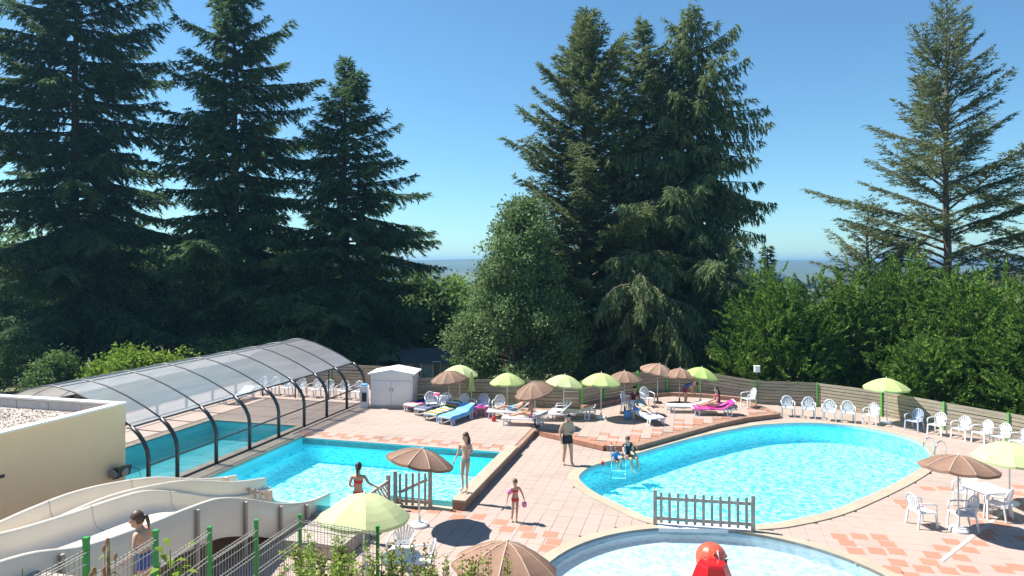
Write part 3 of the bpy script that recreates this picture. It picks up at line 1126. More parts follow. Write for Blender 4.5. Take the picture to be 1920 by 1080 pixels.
def lane(name, u0, u1, rim, vend, depth, seed):
    mb = MB()
    vsN = 44
    sec = []
    w = u1 - u0
    # cross-section: outer skirt, rolled rim, inner wall, dished floor, mirrored
    half = [(0.0, -0.60), (0.0, -0.02), (0.03, 0.02), (0.08, 0.02), (0.11, -0.03), (0.14, -depth * 0.55), (0.22, -depth * 0.88), (0.36, -depth)]
    cs = [(u0 + x, z) for x, z in half] + [(u0 + w / 2, -depth * 1.03)] + [(u1 - x, z * (1.45 if z == -0.60 else 1)) for x, z in half[::-1]]
    rows = []
    for k in range(vsN + 1):
        v_ = 7.2 + (vend - 7.2) * k / vsN
        zr_ = curve(rim, v_)
        rows.append([(x + 11.5, v_ - 8.0, max(zr_ + z, -0.11 + 0.02 * (z + 1))) for x, z in cs])
    n = len(cs)
    mb.add([p for r in rows for p in r], [(i * n + k, i * n + k + 1, (i + 1) * n + k + 1, (i + 1) * n + k) for i in range(vsN) for k in range(n - 1)])
    mb.build(name, M['gelcoat'], slide, True)
    for vj in (9.3, 11.5, 13.7, 15.9):                   # joints between the moulded sections
        if vj < vend:
            sm = MB()
            row = []
            for v_ in (vj - 0.012, vj + 0.012):
                zr_ = curve(rim, v_)
                for x, z in cs[2:-2]:
                    row.append((x + 11.5 + (0.005 if x < (u0 + u1) / 2 else -0.005), v_ - 8.0, max(zr_ + z, -0.11 + 0.02 * (z + 1)) + 0.005))
            k_ = len(cs) - 4
            sm.add(row, [(q, q + 1, k_ + q + 1, k_ + q) for q in range(k_ - 1)])
            sm.build('joint', M['concrete'], slide)


lane('chute', -12.22, -10.15, rimA, 17.75, 0.46, 1)
lane('chute', -13.35, -12.26, rimB, 17.7, 0.40, 2)
for v_ in (9.0, 10.6, 12.2, 13.8, 15.2, 16.4):
    for u_ in (-10.1, -11.9, -13.39):
        zt = curve(rimA if u_ > -12 else rimB, v_) - (0.06 if u_ != -11.9 else 0.50)
        if zt > 0.15:
            MB().box((u_ + 11.5, v_ - 8.0, zt / 2), (0.07, 0.07, zt)).build('support', M['wood_grey'], slide)
            if u_ != -11.9:
                pass
# access deck of the slide: planks on posts
pd = thing('slide_platform', uv(-10.2, 7.3, 0), UROT, 'raised plank platform at the top of the water slide', 'platform')
for k in range(26):
    MB().box((-3.1 + k * 0.26, 0.15, 1.98), (0.25, 2.3, 0.04)).build('plank', M['wood_grey'], pd)
for x in (-3.0, -0.6, 1.8, 3.4):
    for y in (-0.9, 1.2):
        MB().box((x, y, 0.98), (0.1, 0.1, 1.96)).build('post', M['green_metal'], pd)
for k in range(9):
    # stairs down towards the walk
    MB().box((3.75 + k * 0.24, 0.75, 1.86 - k * 0.2), (0.26, 1.0, 0.045)).build('tread', M['concrete'], pd)
for y in (0.22, 1.28):
    MB().bar((3.4, y, 1.8), (5.9, y, 0.02), 0.05, 0.18).build('stringer', M['wood_grey'], pd)

# ------------------------------------------------------------------ trees
M['leaf_fir'] = leaf_mat('fir_needles', (0.029, 0.066, 0.029), (0.128, 0.208, 0.071), 0.35, 0.40)
M['leaf_olive'] = leaf_mat('cedar_needles', (0.052, 0.086, 0.032), (0.218, 0.259, 0.109), 0.4, 0.36)
M['leaf_thin'] = leaf_mat('thin_needles', (0.080, 0.105, 0.045), (0.230, 0.265, 0.125), 0.4, 0.3)
M['leaf_weep'] = leaf_mat('weeping_needles', (0.050, 0.090, 0.038), (0.214, 0.271, 0.120), 0.5, 0.38)
M['leaf_broad'] = leaf_mat('broad_leaves', (0.061, 0.110, 0.039), (0.237, 0.330, 0.132), 0.5, 0.38)
M['leaf_hedge'] = leaf_mat('hedge_leaves', (0.028, 0.082, 0.016), (0.195, 0.320, 0.055), 0.45, 0.33)
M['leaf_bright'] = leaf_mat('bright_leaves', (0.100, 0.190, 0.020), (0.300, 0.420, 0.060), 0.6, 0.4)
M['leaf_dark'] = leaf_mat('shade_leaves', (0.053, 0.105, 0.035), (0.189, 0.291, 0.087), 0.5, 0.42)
M['leaf_shrub'] = leaf_mat('shrub_leaves', (0.085, 0.160, 0.022), (0.330, 0.460, 0.090), 2.0, 0.4)
M['bud'] = leaf_mat('brown_seed_heads', (0.20, 0.09, 0.04), (0.42, 0.24, 0.14), 4.0, 0.1)


def leaf_quads(P, D, N_, L_, W_):
    """rhombic leaves: P base, D unit direction, N_ rough normal, L_ length, W_ width (arrays)"""
    S = np.cross(D, N_)
    S /= np.maximum(np.linalg.norm(S, axis=1, keepdims=True), 1e-6)
    L_, W_ = L_[:, None], W_[:, None]
    v = np.stack([P, P + D * L_ * 0.45 + S * W_ * 0.5, P + D * L_, P + D * L_ * 0.45 - S * W_ * 0.5], axis=1)
    return v.reshape(-1, 3)


def needle_tris(P, D, N_, L_, W_):
    S = np.cross(D, N_)
    S /= np.maximum(np.linalg.norm(S, axis=1, keepdims=True), 1e-6)
    L_, W_ = L_[:, None], W_[:, None]
    return np.stack([P + S * W_ * 0.5, P - S * W_ * 0.5, P + D * L_], axis=1).reshape(-1, 3)


def crown_object(name, V, mat, parent, k=4):
    q = np.arange(len(V)).reshape(-1, k)
    return link(name, np_mesh(name, V, q, mat), parent)


def interp(tab, x):
    return float(np.interp(x, [p[0] for p in tab], [p[1] for p in tab]))


def conifer(name, label, cat, pos, top, prof, nb, elev, droop, tip, mat, seed, hang=25.0, leafL=0.30, leafW=0.11, dens=1.0, bark='bark', crown_base=0.06, trunk_r=0.45, side=0.34, bare=0.12, group=None, lean=None, upbias=0.0):
    rs = np.random.RandomState(seed)
    Ht = top - pos.z
    t_ = thing(name, pos, 0, label, cat, group)
    wood = MB()
    wob = rs.uniform(-0.15, 0.15, (9, 2))
    wood.tube([(wob[i][0] * i / 8, wob[i][1] * i / 8, Ht * i / 8 - 0.2) for i in range(9)], [max(0.03, trunk_r * (1 - i / 8.2) ** 0.85) for i in range(9)], 9)
    Pa, Da, Na = [], [], []
    az = rs.uniform(0, 6.28)
    ph = rs.uniform(0, 6.28, 2)
    # a branch every so often, denser towards the top where the crown is thin
    hs = crown_base + (0.99 - crown_base) * (np.arange(nb) + rs.uniform(0, 1, nb)) / nb
    for t in hs:
        az += 2.399 + rs.uniform(-0.4, 0.4)
        h = Ht * t
        L = 1.18 * interp(prof, t) * rs.choice([rs.uniform(0.62, 0.95), rs.uniform(0.85, 1.12)])
        L *= 0.80 + 0.26 * math.sin(az * 2 + ph[0] + t * 9) + 0.16 * math.sin(az * 3 - t * 31 + ph[1])
        if rs.rand() < 0.10:
            L *= 0.45
        if lean:
            L *= 1 + lean[1] * math.cos(az - lean[0])
        L = max(L, 0.35)
        e0 = math.radians(interp(elev, t) + rs.uniform(-7, 7))
        dr = math.radians(interp(droop, t))
        tp = math.radians(tip)
        K = 7
        p = np.array([0, 0, h])
        pts = [p]
        dirs = []
        a2 = az
        for k in range(K):
            s = (k + 0.5) / K
            e = e0 + dr * s + tp * s ** 3
            a2 += rs.uniform(-0.09, 0.09)
            d = np.array([math.cos(a2) * math.cos(e), math.sin(a2) * math.cos(e), math.sin(e)])
            dirs.append(d)
            p = p + d * L / K
            pts.append(p)
        r0 = min(0.10, 0.012 + 0.017 * L)
        wood.tube([tuple(q) for q in pts[:-1]], [r0 * (1 - 0.85 * i / (K - 1)) for i in range(K)], 4, cap=False)
        nst = max(3, int(L / 0.27 * dens))
        for j in range(nst):
            s = bare + (1 - bare) * (j + rs.uniform(0.1, 0.9)) / nst
            kk = min(K - 1, int(s * K))
            base = pts[kk] + dirs[kk] * (s * K - kk) * L / K
            d = dirs[kk]
            for sg in (-1, 1):
                bl = (side * L * (1 - s) ** 0.8 + 0.22 + 0.12 * rs.rand()) * rs.uniform(0.6, 1.15)
                bl = min(bl, 1.9)
                ang = math.radians(rs.uniform(38, 68)) * sg
                c_, s_ = math.cos(ang), math.sin(ang)
                bd = np.array([d[0] * c_ - d[1] * s_, d[0] * s_ + d[1] * c_, d[2] * 0.6])
                hg = math.radians(hang * rs.uniform(0.4, 1.4))
                bd = bd / np.linalg.norm(bd)
                bd = bd * math.cos(hg) + np.array([0, 0, -math.sin(hg)])
                bd /= np.linalg.norm(bd)
                nl = max(5, int(bl / 0.045 * dens))
                q = (np.arange(nl) + rs.uniform(0, 1, nl)) / nl
                P = base + bd * (q * bl)[:, None] + rs.normal(0, 0.05, (nl, 3))
                P[:, 2] -= 0.25 * math.sin(hg) * bl * q ** 2
                fan = rs.uniform(-0.9, 0.9, nl)
                D = np.stack([bd[0] * np.cos(fan) - bd[1] * np.sin(fan), bd[0] * np.sin(fan) + bd[1] * np.cos(fan), np.full(nl, bd[2]) + rs.normal(upbias, 0.28, nl)], 1)
                Pa.append(P)
                Da.append(D)
    P, D = np.concatenate(Pa), np.concatenate(Da)
    D /= np.linalg.norm(D, axis=1, keepdims=True)
    n = len(P)
    Nn = rs.normal(0, 0.55, (n, 3)) + np.array([0, 0, 1.0])
    V = needle_tris(P, D, Nn, leafL * rs.uniform(0.6, 1.35, n), leafW * rs.uniform(0.6, 1.3, n))
    wood.build('trunk', M[bark], t_, True)
    crown_object('crown', V, mat, t_, 3)
    return t_


def broadleaf(name, label, cat, pos, blobs, n, mat, seed, leaf=0.17, bark='bark2', trunk=None, group=None, spray=0.0, shell=0.55, upd=0.0):
    """crown of many leaves gathered in clumps; blobs = (x, y, z, rx, ry, rz) relative to pos"""
    rs = np.random.RandomState(seed)
    t_ = thing(name, pos, 0, label, cat, group)
    vol = np.array([b[3] * b[4] * b[5] for b in blobs]) ** 0.7
    vol = vol / vol.sum()
    Ps, Ds = [], []
    wood = MB()
    th = trunk or 2.0
    base_r = 0.16 if th > 1.2 else 0.05
    wood.tube([(0, 0, -0.25), (0.05, 0, th * 0.5), (0, 0.03, th)], [base_r * 1.25, base_r, base_r * 0.75], 8)
    for b, w in zip(blobs, vol):
        c, r = np.array(b[:3]), np.array(b[3:])
        wood.tube([(0, 0, th * 0.7), tuple((np.array([0, 0, th]) + c) / 2 + rs.normal(0, .12, 3)), tuple(c + np.array([0, 0, -0.2 * r[2]]))], [base_r * 0.55, base_r * 0.4, base_r * 0.12], 5, cap=False)
        k = int(n * w)
        nc = max(8, int(k / 42))
        d = rs.normal(0, 1, (nc, 3))
        d /= np.linalg.norm(d, axis=1, keepdims=True)
        rad = shell + (1 - shell) * rs.rand(nc) ** 0.6
        bump_ = 1 + 0.16 * np.sin(d[:, 0] * 7 + seed) * np.sin(d[:, 1] * 6 + 1) + 0.12 * np.sin(d[:, 2] * 9 + seed)
        cc = c + d * r * (rad * bump_)[:, None]
        idx = rs.randint(0, nc, k)
        cs = leaf * rs.uniform(1.3, 2.6, nc)
        if spray:
            # leaves strung along shoots that point out of the crown and up
            sd = d * np.array([1, 1, 0.6]) + np.array([0, 0, upd]) + rs.normal(0, 0.25, (nc, 3))
            sd /= np.linalg.norm(sd, axis=1, keepdims=True)
            q = rs.rand(k)
            P = cc[idx] + sd[idx] * (q * spray * rs.uniform(0.6, 1.2, nc)[idx])[:, None] + rs.normal(0, leaf * 0.35, (k, 3)) * (1.2 - q)[:, None]
            D = sd[idx] * 1.1 + rs.normal(0, 0.42, (k, 3))
        else:
            P = cc[idx] + rs.normal(0, 1, (k, 3)) * cs[idx][:, None] * np.array([1, 1, 0.6])
            D = rs.normal(0, 1, (k, 3)) + d[idx] * 0.5
        Ps.append(P)
        Ds.append(D)
    P, D = np.concatenate(Ps), np.concatenate(Ds)
    D /= np.linalg.norm(D, axis=1, keepdims=True)
    n2 = len(P)
    Nn = rs.normal(0, 0.6, (n2, 3)) + np.array([0, 0, 0.9])
    V = (needle_tris if spray else leaf_quads)(P, D, Nn, leaf * (1.7 if spray else 1.25) * rs.uniform(0.6, 1.35, n2), leaf * (0.62 if spray else 0.75) * rs.uniform(0.6, 1.3, n2))
    wood.build('trunk', M[bark], t_, True)
    crown_object('crown', V, mat, t_, 3 if spray else 4)
    return t_


def P3(px, d):
    x = (px - 960) / F * d
    return Vector((x, d, gz(x, d)))


FIR_EL = [(0, -12), (0.3, -4), (0.6, 8), (0.9, 30), (1, 55)]
FIR_DR = [(0, -18), (0.5, -20), (1, -5)]
conifer('fir_tree', 'tallest dark fir with thick trunk behind the beige building', 'tree', P3(140, 50), 33.5,
        [(0, 7.91), (0.25, 9.19), (0.45, 7.53), (0.62, 6.38), (0.8, 5.62), (0.92, 3.32), (1, 0.38)], 200, FIR_EL, FIR_DR, 26, M['leaf_fir'], 11, hang=30, leafL=0.40, leafW=0.120, trunk_r=0.5, group=None, dens=1.12)
conifer('fir_tree', 'dark fir rising behind the middle of the arched pool cover', 'tree', P3(440, 50), 28.2,
        [(0, 6.79), (0.25, 7.52), (0.45, 6.30), (0.62, 5.58), (0.8, 4.37), (0.93, 2.18), (1, 0.24)], 190, FIR_EL, FIR_DR, 26, M['leaf_fir'], 12, hang=30, leafL=0.40, leafW=0.120, trunk_r=0.45, dens=1.18)
conifer('fir_tree', 'shorter dark fir with long low boughs behind the end of the pool cover', 'tree', P3(648, 50), 21.9,
        [(0, 6.93), (0.2, 8.08), (0.4, 7.39), (0.55, 5.31), (0.7, 4.16), (0.85, 2.42), (1, 0.23)], 190, FIR_EL, FIR_DR, 22, M['leaf_fir'], 13, hang=28, leafL=0.37, leafW=0.110, trunk_r=0.4, dens=1.14)
conifer('cedar_tree', 'olive green conifer with steeply rising boughs in the tall central clump', 'tree', P3(1098, 47), 24.2,
        [(0, 5.5), (0.2, 7.0), (0.42, 6.6), (0.6, 5.2), (0.75, 4.0), (0.9, 2.3), (1, 0.5)], 185, [(0, 5), (0.3, 26), (0.6, 40), (1, 62)], [(0, -10), (0.5, -12), (1, -4)], 6, M['leaf_olive'], 21, hang=22, leafL=0.34, leafW=0.100, trunk_r=0.42, dens=1.2, side=0.28, bark='bark2', upbias=0.12)
conifer('spruce_tree', 'narrow dark green conifer in the middle of the tall central clump', 'tree', P3(1206, 48.5), 24.3,
        [(0, 4.5), (0.3, 5.0), (0.5, 4.4), (0.7, 3.5), (0.86, 2.4), (1, 0.3)], 175, [(0, -8), (0.4, 6), (0.8, 26), (1, 55)], [(0, -12), (1, -6)], 16, M['leaf_weep'], 22, hang=30, leafL=0.36, leafW=0.105, trunk_r=0.42, dens=1.2)
conifer('spruce_tree', 'broad dark spruce with heavy drooping sprays in the tall central clump', 'tree', P3(1296, 47), 24.5,
        [(0, 6.2), (0.2, 7.0), (0.4, 6.7), (0.55, 5.6), (0.72, 4.6), (0.86, 3.0), (0.95, 1.5), (1, 0.3)], 200, [(0, -20), (0.4, -8), (0.8, 6), (1, 50)], [(0, -22), (0.6, -24), (1, -10)], 30, M['leaf_weep'], 23, hang=58, leafL=0.37, leafW=0.110, trunk_r=0.45, dens=1.0)
conifer('weeping_conifer', 'low grey green conifer with weeping boughs below the central clump', 'tree', P3(1205, 42.5), 7.6,
        [(0, 5.2), (0.35, 5.4), (0.7, 4.4), (0.9, 2.6), (1, 1.0)], 120, [(0, 8), (0.6, 20), (1, 45)], [(0, -55), (1, -75)], -15, M['leaf_weep'], 24, hang=70, leafL=0.30, leafW=0.090, trunk_r=0.34, dens=1.15, crown_base=0.2, bark='bark2')
conifer('larch_tree', 'tall thin larch with open rising boughs above the green hedge', 'tree', P3(1775, 47), 25.0,
        [(0, 4.5), (0.25, 6.6), (0.42, 7.4), (0.62, 6.4), (0.78, 4.7), (0.9, 2.7), (1, 0.6)], 105, [(0, 12), (0.3, 22), (0.6, 34), (1, 55)], [(0, -6), (0.5, -16), (1, -8)], 14, M['leaf_thin'], 31, hang=15, leafL=0.32, leafW=0.09, trunk_r=0.36, dens=0.98, side=0.27, bare=0.18, bark='bark2', crown_base=0.22, upbias=0.1)
conifer('larch_tree', 'thin larch whose boughs reach in beside the tallest larch', 'tree', P3(2010, 50), 21.0,
        [(0, 7.0), (0.3, 8.0), (0.5, 7.0), (0.75, 4.2), (1, 0.6)], 70, [(0, 12), (0.3, 20), (0.6, 34), (1, 55)], [(0, -6), (0.5, -16), (1, -8)], 14, M['leaf_thin'], 32, hang=18, leafL=0.32, leafW=0.11, trunk_r=0.4, dens=0.95, side=0.24, bare=0.25, bark='bark2', crown_base=0.2, upbias=0.1)
conifer('larch_tree', 'shorter open larch beside the tallest larch above the hedge', 'tree', P3(1628, 50), 11.4,
        [(0, 4.6), (0.4, 4.8), (0.7, 3.4), (0.9, 1.8), (1, 0.5)], 80, [(0, 12), (0.5, 26), (1, 50)], [(0, -14), (1, -10)], 12, M['leaf_thin'], 33, hang=22, leafL=0.30, leafW=0.09, trunk_r=0.26, dens=0.95, side=0.3, bark='bark2', crown_base=0.12, upbias=0.08)
conifer('spruce_tree', 'small distant dark spruce poking up behind the hedge', 'tree', P3(1440, 62), 8.6,
        [(0, 3.0), (0.5, 2.0), (1, 0.2)], 70, [(0, -8), (1, 30)], [(0, -14), (1, -6)], 16, M['leaf_fir'], 25, leafL=0.4, leafW=0.16, trunk_r=0.25)
conifer('spruce_tree', 'dark spruce half hidden behind the broad central spruce', 'tree', P3(1395, 55), 7.6,
        [(0, 4.4), (0.5, 3.4), (1, 0.6)], 80, [(0, -8), (1, 30)], [(0, -14), (1, -6)], 16, M['leaf_fir'], 26, leafL=0.34, leafW=0.100, trunk_r=0.3)


def lobes(rs, cx, w, h0, h1, n, r):
    out = []
    for k in range(n):
        t = (k + rs.rand()) / n
        z = h0 + (h1 - h0) * t
        ww = w * math.sqrt(max(0.05, 1 - (2 * t - 0.85) ** 2 * 0.75)) * 0.72
        a = rs.uniform(0, 6.28)
        out.append((ww * math.cos(a) * rs.uniform(0.5, 1), ww * math.sin(a) * rs.uniform(0.5, 1), z, r * rs.uniform(0.8, 1.25), r * rs.uniform(0.8, 1.25), r * rs.uniform(0.75, 1.1)))
    return out


rsb = np.random.RandomState(77)
# the broad leafy tree left of the central clump
b = []
for k in range(54):
    t = (k + rsb.rand()) / 54
    env = 4.2 * (1 - t) ** 0.75 + 0.45
    a = k * 2.4 + rsb.uniform(-.4, .4)
    q_ = env * rsb.uniform(0.55, 0.95)
    rr = rsb.uniform(0.75, 1.25) * (1.15 - 0.55 * t)
    b.append((q_ * math.cos(a) + 0.4 * t, q_ * math.sin(a), 1.0 + 10.4 * t, rr, rr, rr * 0.9))
broadleaf('broadleaf_tree', 'grey green leafy tree beside the central conifers behind the lime parasols', 'tree', P3(968, 41), b, 84000, M['leaf_broad'], 41, leaf=0.15, trunk=2.6)
# woodland edge behind the firs and the pool cover
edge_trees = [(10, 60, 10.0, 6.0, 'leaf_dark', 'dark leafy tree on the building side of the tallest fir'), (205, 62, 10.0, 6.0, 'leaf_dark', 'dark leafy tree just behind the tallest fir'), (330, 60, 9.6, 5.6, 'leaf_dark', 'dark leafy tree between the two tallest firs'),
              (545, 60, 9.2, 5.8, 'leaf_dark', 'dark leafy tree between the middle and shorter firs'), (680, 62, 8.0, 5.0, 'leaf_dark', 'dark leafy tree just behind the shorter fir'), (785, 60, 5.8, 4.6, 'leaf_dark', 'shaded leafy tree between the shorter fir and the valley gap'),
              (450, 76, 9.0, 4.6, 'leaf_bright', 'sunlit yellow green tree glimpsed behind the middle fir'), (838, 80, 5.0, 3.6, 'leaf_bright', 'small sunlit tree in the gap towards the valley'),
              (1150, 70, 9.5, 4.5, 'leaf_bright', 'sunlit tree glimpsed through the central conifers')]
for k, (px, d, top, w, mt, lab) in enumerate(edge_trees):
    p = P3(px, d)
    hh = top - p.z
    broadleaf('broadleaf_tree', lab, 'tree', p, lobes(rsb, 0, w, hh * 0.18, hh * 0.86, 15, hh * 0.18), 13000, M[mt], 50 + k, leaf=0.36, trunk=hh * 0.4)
# bushes
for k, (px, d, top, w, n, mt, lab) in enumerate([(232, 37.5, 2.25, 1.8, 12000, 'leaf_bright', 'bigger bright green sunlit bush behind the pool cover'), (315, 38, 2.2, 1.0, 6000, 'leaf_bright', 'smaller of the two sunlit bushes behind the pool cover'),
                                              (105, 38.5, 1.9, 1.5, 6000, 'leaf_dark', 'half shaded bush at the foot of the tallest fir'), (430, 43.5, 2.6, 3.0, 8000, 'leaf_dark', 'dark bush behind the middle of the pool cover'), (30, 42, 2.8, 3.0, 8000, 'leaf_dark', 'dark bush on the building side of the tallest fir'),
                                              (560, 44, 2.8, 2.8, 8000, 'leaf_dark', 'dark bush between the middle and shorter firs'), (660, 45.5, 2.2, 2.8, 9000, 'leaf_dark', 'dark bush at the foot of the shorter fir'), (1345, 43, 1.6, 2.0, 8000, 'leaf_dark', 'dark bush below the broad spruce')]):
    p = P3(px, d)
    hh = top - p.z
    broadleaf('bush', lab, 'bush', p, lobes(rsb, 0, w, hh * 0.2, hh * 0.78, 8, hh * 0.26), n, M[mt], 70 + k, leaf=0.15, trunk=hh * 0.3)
# tall green hedge plants behind the slatted fence
HK = 1.25
for k, (px, d, top, w, n, lab) in enumerate([(1455, 37.5, 6.8, 2.9, 42000, 'big green hedge tree behind the post with the white box'), (1600, 38.5, 6.9, 2.7, 28000, 'green hedge tree in the middle of the tall hedge'),
                                          (1705, 38.0, 7.7, 2.5, 34000, 'tallest spiky green hedge tree below the larch'), (1800, 35.0, 6.9, 2.6, 30000, 'green hedge tree between the tallest one and the fence overhang'),
                                          (1890, 32.5, 6.5, 2.5, 30000, 'green hedge tree overhanging the slatted fence'), (1990, 29.5, 5.6, 2.4, 16000, 'green hedge tree at the end of the slatted fence'),
                                          (1528, 39.5, 6.5, 2.4, 20000, 'green hedge tree filling the gap behind the row of five chairs'), (1655, 40.5, 7.4, 2.4, 20000, 'green hedge tree just behind the tallest spiky one'), (1850, 36.5, 6.8, 2.4, 20000, 'green hedge tree behind the fence overhang'),
                                          (1735, 33.2, 3.4, 1.5, 12000, 'low green shrub in front of the tall hedge')]):
    p = P3(px, d)
    hh = top - p.z
    bl = []
    nl = 13
    for q in range(nl):
        t = (q + rsb.rand()) / nl
        rr = w * (1.0 - 0.75 * t ** 1.6)
        a = q * 2.4
        bl.append((rr * 0.62 * math.cos(a), rr * 0.62 * math.sin(a), hh * (0.1 + 0.74 * t), rr * 0.55 + 0.3, rr * 0.55 + 0.3, hh * 0.13))
    broadleaf('hedge_tree', lab, 'hedge', p, bl, int(n * HK), M['leaf_hedge'], 90 + k, leaf=0.12, trunk=hh * 0.5, spray=0.95, shell=0.5, upd=0.6, group='tall hedge behind the slatted fence')

# distant woods on the valley side
rs = np.random.RandomState(8)
mb = MB()
for k in range(520):
    d = rs.uniform(110, 900)
    x = rs.uniform(-0.9, 0.9) * d
    s = rs.uniform(3.0, 6.5) * (1 + d / 900)
    z = gz(x, d)
    nu, nv = 7, 5
    n0 = len(mb.v)
    mb.ball((x, d, z + s * 0.8), (s, s, s * 1.0), nu, nv)
    for i in range(n0, len(mb.v)):
        q = mb.v[i]
        mb.v[i] = (q[0] + rs.normal(0, s * .14), q[1] + rs.normal(0, s * .14), q[2] + rs.normal(0, s * .16))
tag(mb.build('distant_wood', M['hill']), kind='stuff')

# ------------------------------------------------------------------ slatted fence round the terrace
fen = thing('slat_fence', (0, 0, 0), 0, 'weathered horizontal slat fence with green posts round the terrace', 'fence')


def fence_z(p):
    return ZP if -16 < p.x < 11.8 else 0.0


def fence_top(i):
    return 1.42 if i < 11 else 1.16


rf_ = random.Random(9)
for i, (a, b) in enumerate(zip(FENCE, FENCE[1:])):
    za, zb = fence_z(a) - 0.05, fence_z(b) - 0.05
    ta, tb = fence_top(i), fence_top(i + 1)
    e = (b - a)
    n = 8
    for k in range(n):
        f0 = (k + 0.06) / n
        f1 = (k + 0.90) / n
        z0a, z1a = za + (ta - za) * f0, za + (ta - za) * f1
        z0b, z1b = zb + (tb - zb) * f0, zb + (tb - zb) * f1
        nn = Vector((-e.y, e.x)).normalized() * (0.012 + rf_.uniform(-0.004, 0.004))
        e1 = a + e * 0.008
        e2 = b - e * 0.008
        dz = rf_.uniform(-0.008, 0.008)
        mb = MB()
        pts = []
        for p, lo, hi in ((e1, z0a, z1a), (e2, z0b, z1b)):
            for s in (-1, 1):
                pts += [(p.x + s * nn.x, p.y + s * nn.y, lo + dz), (p.x + s * nn.x, p.y + s * nn.y, hi + dz)]
        mb.add(pts, [(0, 1, 5, 4), (2, 6, 7, 3), (1, 3, 7, 5), (0, 4, 6, 2), (0, 2, 3, 1), (4, 5, 7, 6)])
        mb.build('slat', M['slat'], fen)
for i, p in enumerate(FENCE):
    nb_ = FENCE[min(i + 1, len(FENCE) - 1)] - FENCE[max(i - 1, 0)]
    nn = Vector((nb_.y, -nb_.x)).normalized() * 0.055
    zt = fence_top(i) + (0.05 if i < 11 else 0.02)
    mt = 'lime_metal' if i >= 6 else 'green_metal'
    w = 0.085 if 6 <= i < 11 else 0.055
    MB().box((p.x + nn.x, p.y + nn.y, (fence_z(p) - 0.06 + zt) / 2), (w, w, zt - fence_z(p) + 0.06), math.atan2(nb_.y, nb_.x)).build('post', M[mt], fen)

# white box on the fence post, notice boards
p = FENCE[11]
bx = thing('post_box', (p.x + 0.02, p.y - 0.055, 1.44), 0, 'small white box on top of the green fence post', 'box')
MB().box((0, 0, 0.07), (0.04, 0.04, 0.14)).build('stem', M['brown_face'], bx)
MB().box((0, 0, 0.28), (0.24, 0.2, 0.28)).build('case', M['sign_white'], bx)
MB().box((0, 0, 0.435), (0.27, 0.23, 0.03)).build('lid', M['white_trim'], bx)
q = G(1073, 768, ZP)
bd = thing('notice_board', (q.x, FENCE[5].y - 0.32, ZP), -0.13, 'blank white board on legs in front of the slat fence', 'board')
MB().box((0, 0, 0.62), (0.68, 0.025, 0.8)).build('panel', M['sign_white'], bd)
for s in (-.3, .3):
    MB().box((s, 0.03, 0.5), (0.035, 0.03, 1.0)).build('leg', M['metal_white'], bd)
q = G(1192, 745, ZP)
bd = thing('notice_sign', (FENCE[8].x - 0.12, FENCE[8].y - 0.28, 0.88), 0.55, 'small red and white notice hung on the slat fence', 'sign')
MB().box((0, 0, 0.13), (0.24, 0.02, 0.30)).build('panel', M['sign_white'], bd)
MB().box((0, -0.014, 0.14), (0.22, 0.006, 0.24)).build('print', M['sign_red'], bd)

# ------------------------------------------------------------------ holiday homes below the terrace
def home(name, lab, px, d, w, dep, top, rz, wall, roof_h, gable=True, extra=None):
    p = P3(px, d)
    h = top - p.z
    t_ = thing(name, p, rz, lab, 'building')
    MB().box((0, 0, h / 2 - 0.15), (w, dep, h + 0.3)).build('wall', M[wall], t_)
    mb = MB()
    ov = 0.25
    if gable:
        x, y = w / 2 + ov, dep / 2 + ov
        mb.add([(-x, -y, h - .02), (x, -y, h - .02), (x, y, h - .02), (-x, y, h - .02), (-x, 0, h + roof_h), (x, 0, h + roof_h)], [(0, 1, 5, 4), (2, 3, 4, 5), (0, 4, 3), (1, 2, 5), (0, 3, 2, 1)])
    else:
        mb.box((0, 0, h + roof_h / 2), (w + 2 * ov, dep + 2 * ov, roof_h))
    mb.build('roof', M['roof_dark'], t_)
    for (wx, wz, ww, wh) in extra or []:
        f = MB().box((wx, -dep / 2 - 0.02, wz), (ww + 0.12, 0.06, wh + 0.12)).build('window', M['white_trim'], t_)
        MB().box((wx, -dep / 2 - 0.056, wz), (ww, 0.02, wh)).build('pane', M['glass_dark'], f)
    return t_


home('mobile_home', 'sage green mobile home with dark roof behind the white shed', 797, 47, 3.4, 7.0, 0.62, 0.25, 'home_wall', 0.5, True, [(0.3, 1.55, 0.4, 1.0), (-1.0, 1.6, 0.5, 0.8)])
home('mobile_home', 'dark roofed mobile home half hidden behind the pool cover end', 722, 50, 5.0, 4.0, 0.1, 0.1, 'home_brown', 0.6, True, [(0.2, 1.4, 1.2, 0.7)])
home('holiday_house', 'white holiday house behind the central conifer trunk', 1085, 48, 3.0, 5.0, 0.45, 0.15, 'home_white', 0.5, True, [(0.4, 1.45, 0.8, 0.9), (-0.8, 1.45, 0.5, 0.9)])
home('holiday_house', 'brown timber cabin with pale gable between the conifer trunks', 1143, 50, 3.6, 5.0, 0.25, 0.75, 'home_brown', 0.95, True, [(0.2, 1.3, 0.9, 1.2)])
home('holiday_house', 'pale cabin glimpsed between the hedge and the broad spruce', 1362, 50, 2.6, 4.0, -0.3, 0.1, 'home_white', 0.4, True, [(0.2, 1.2, 0.8, 0.8)])
p = P3(735, 47)
p.z -= 0.35
cr = thing('parked_caravan', p, 0.2, 'grey caravan roof showing above the white shed', 'caravan')
mb = MB()
pts = [(-2.0, 0.5), (2.0, 0.5), (2.1, 1.4), (1.8, 2.35), (1.3, 2.55), (-1.5, 2.55), (-2.05, 2.2), (-2.15, 1.2)]
mb.add([(x, -1.0, z) for x, z in pts] + [(x, 1.0, z) for x, z in pts], [tuple(range(8)), tuple(reversed(range(8, 16)))] + [(i, i + 8, (i + 1) % 8 + 8, (i + 1) % 8) for i in range(8)])
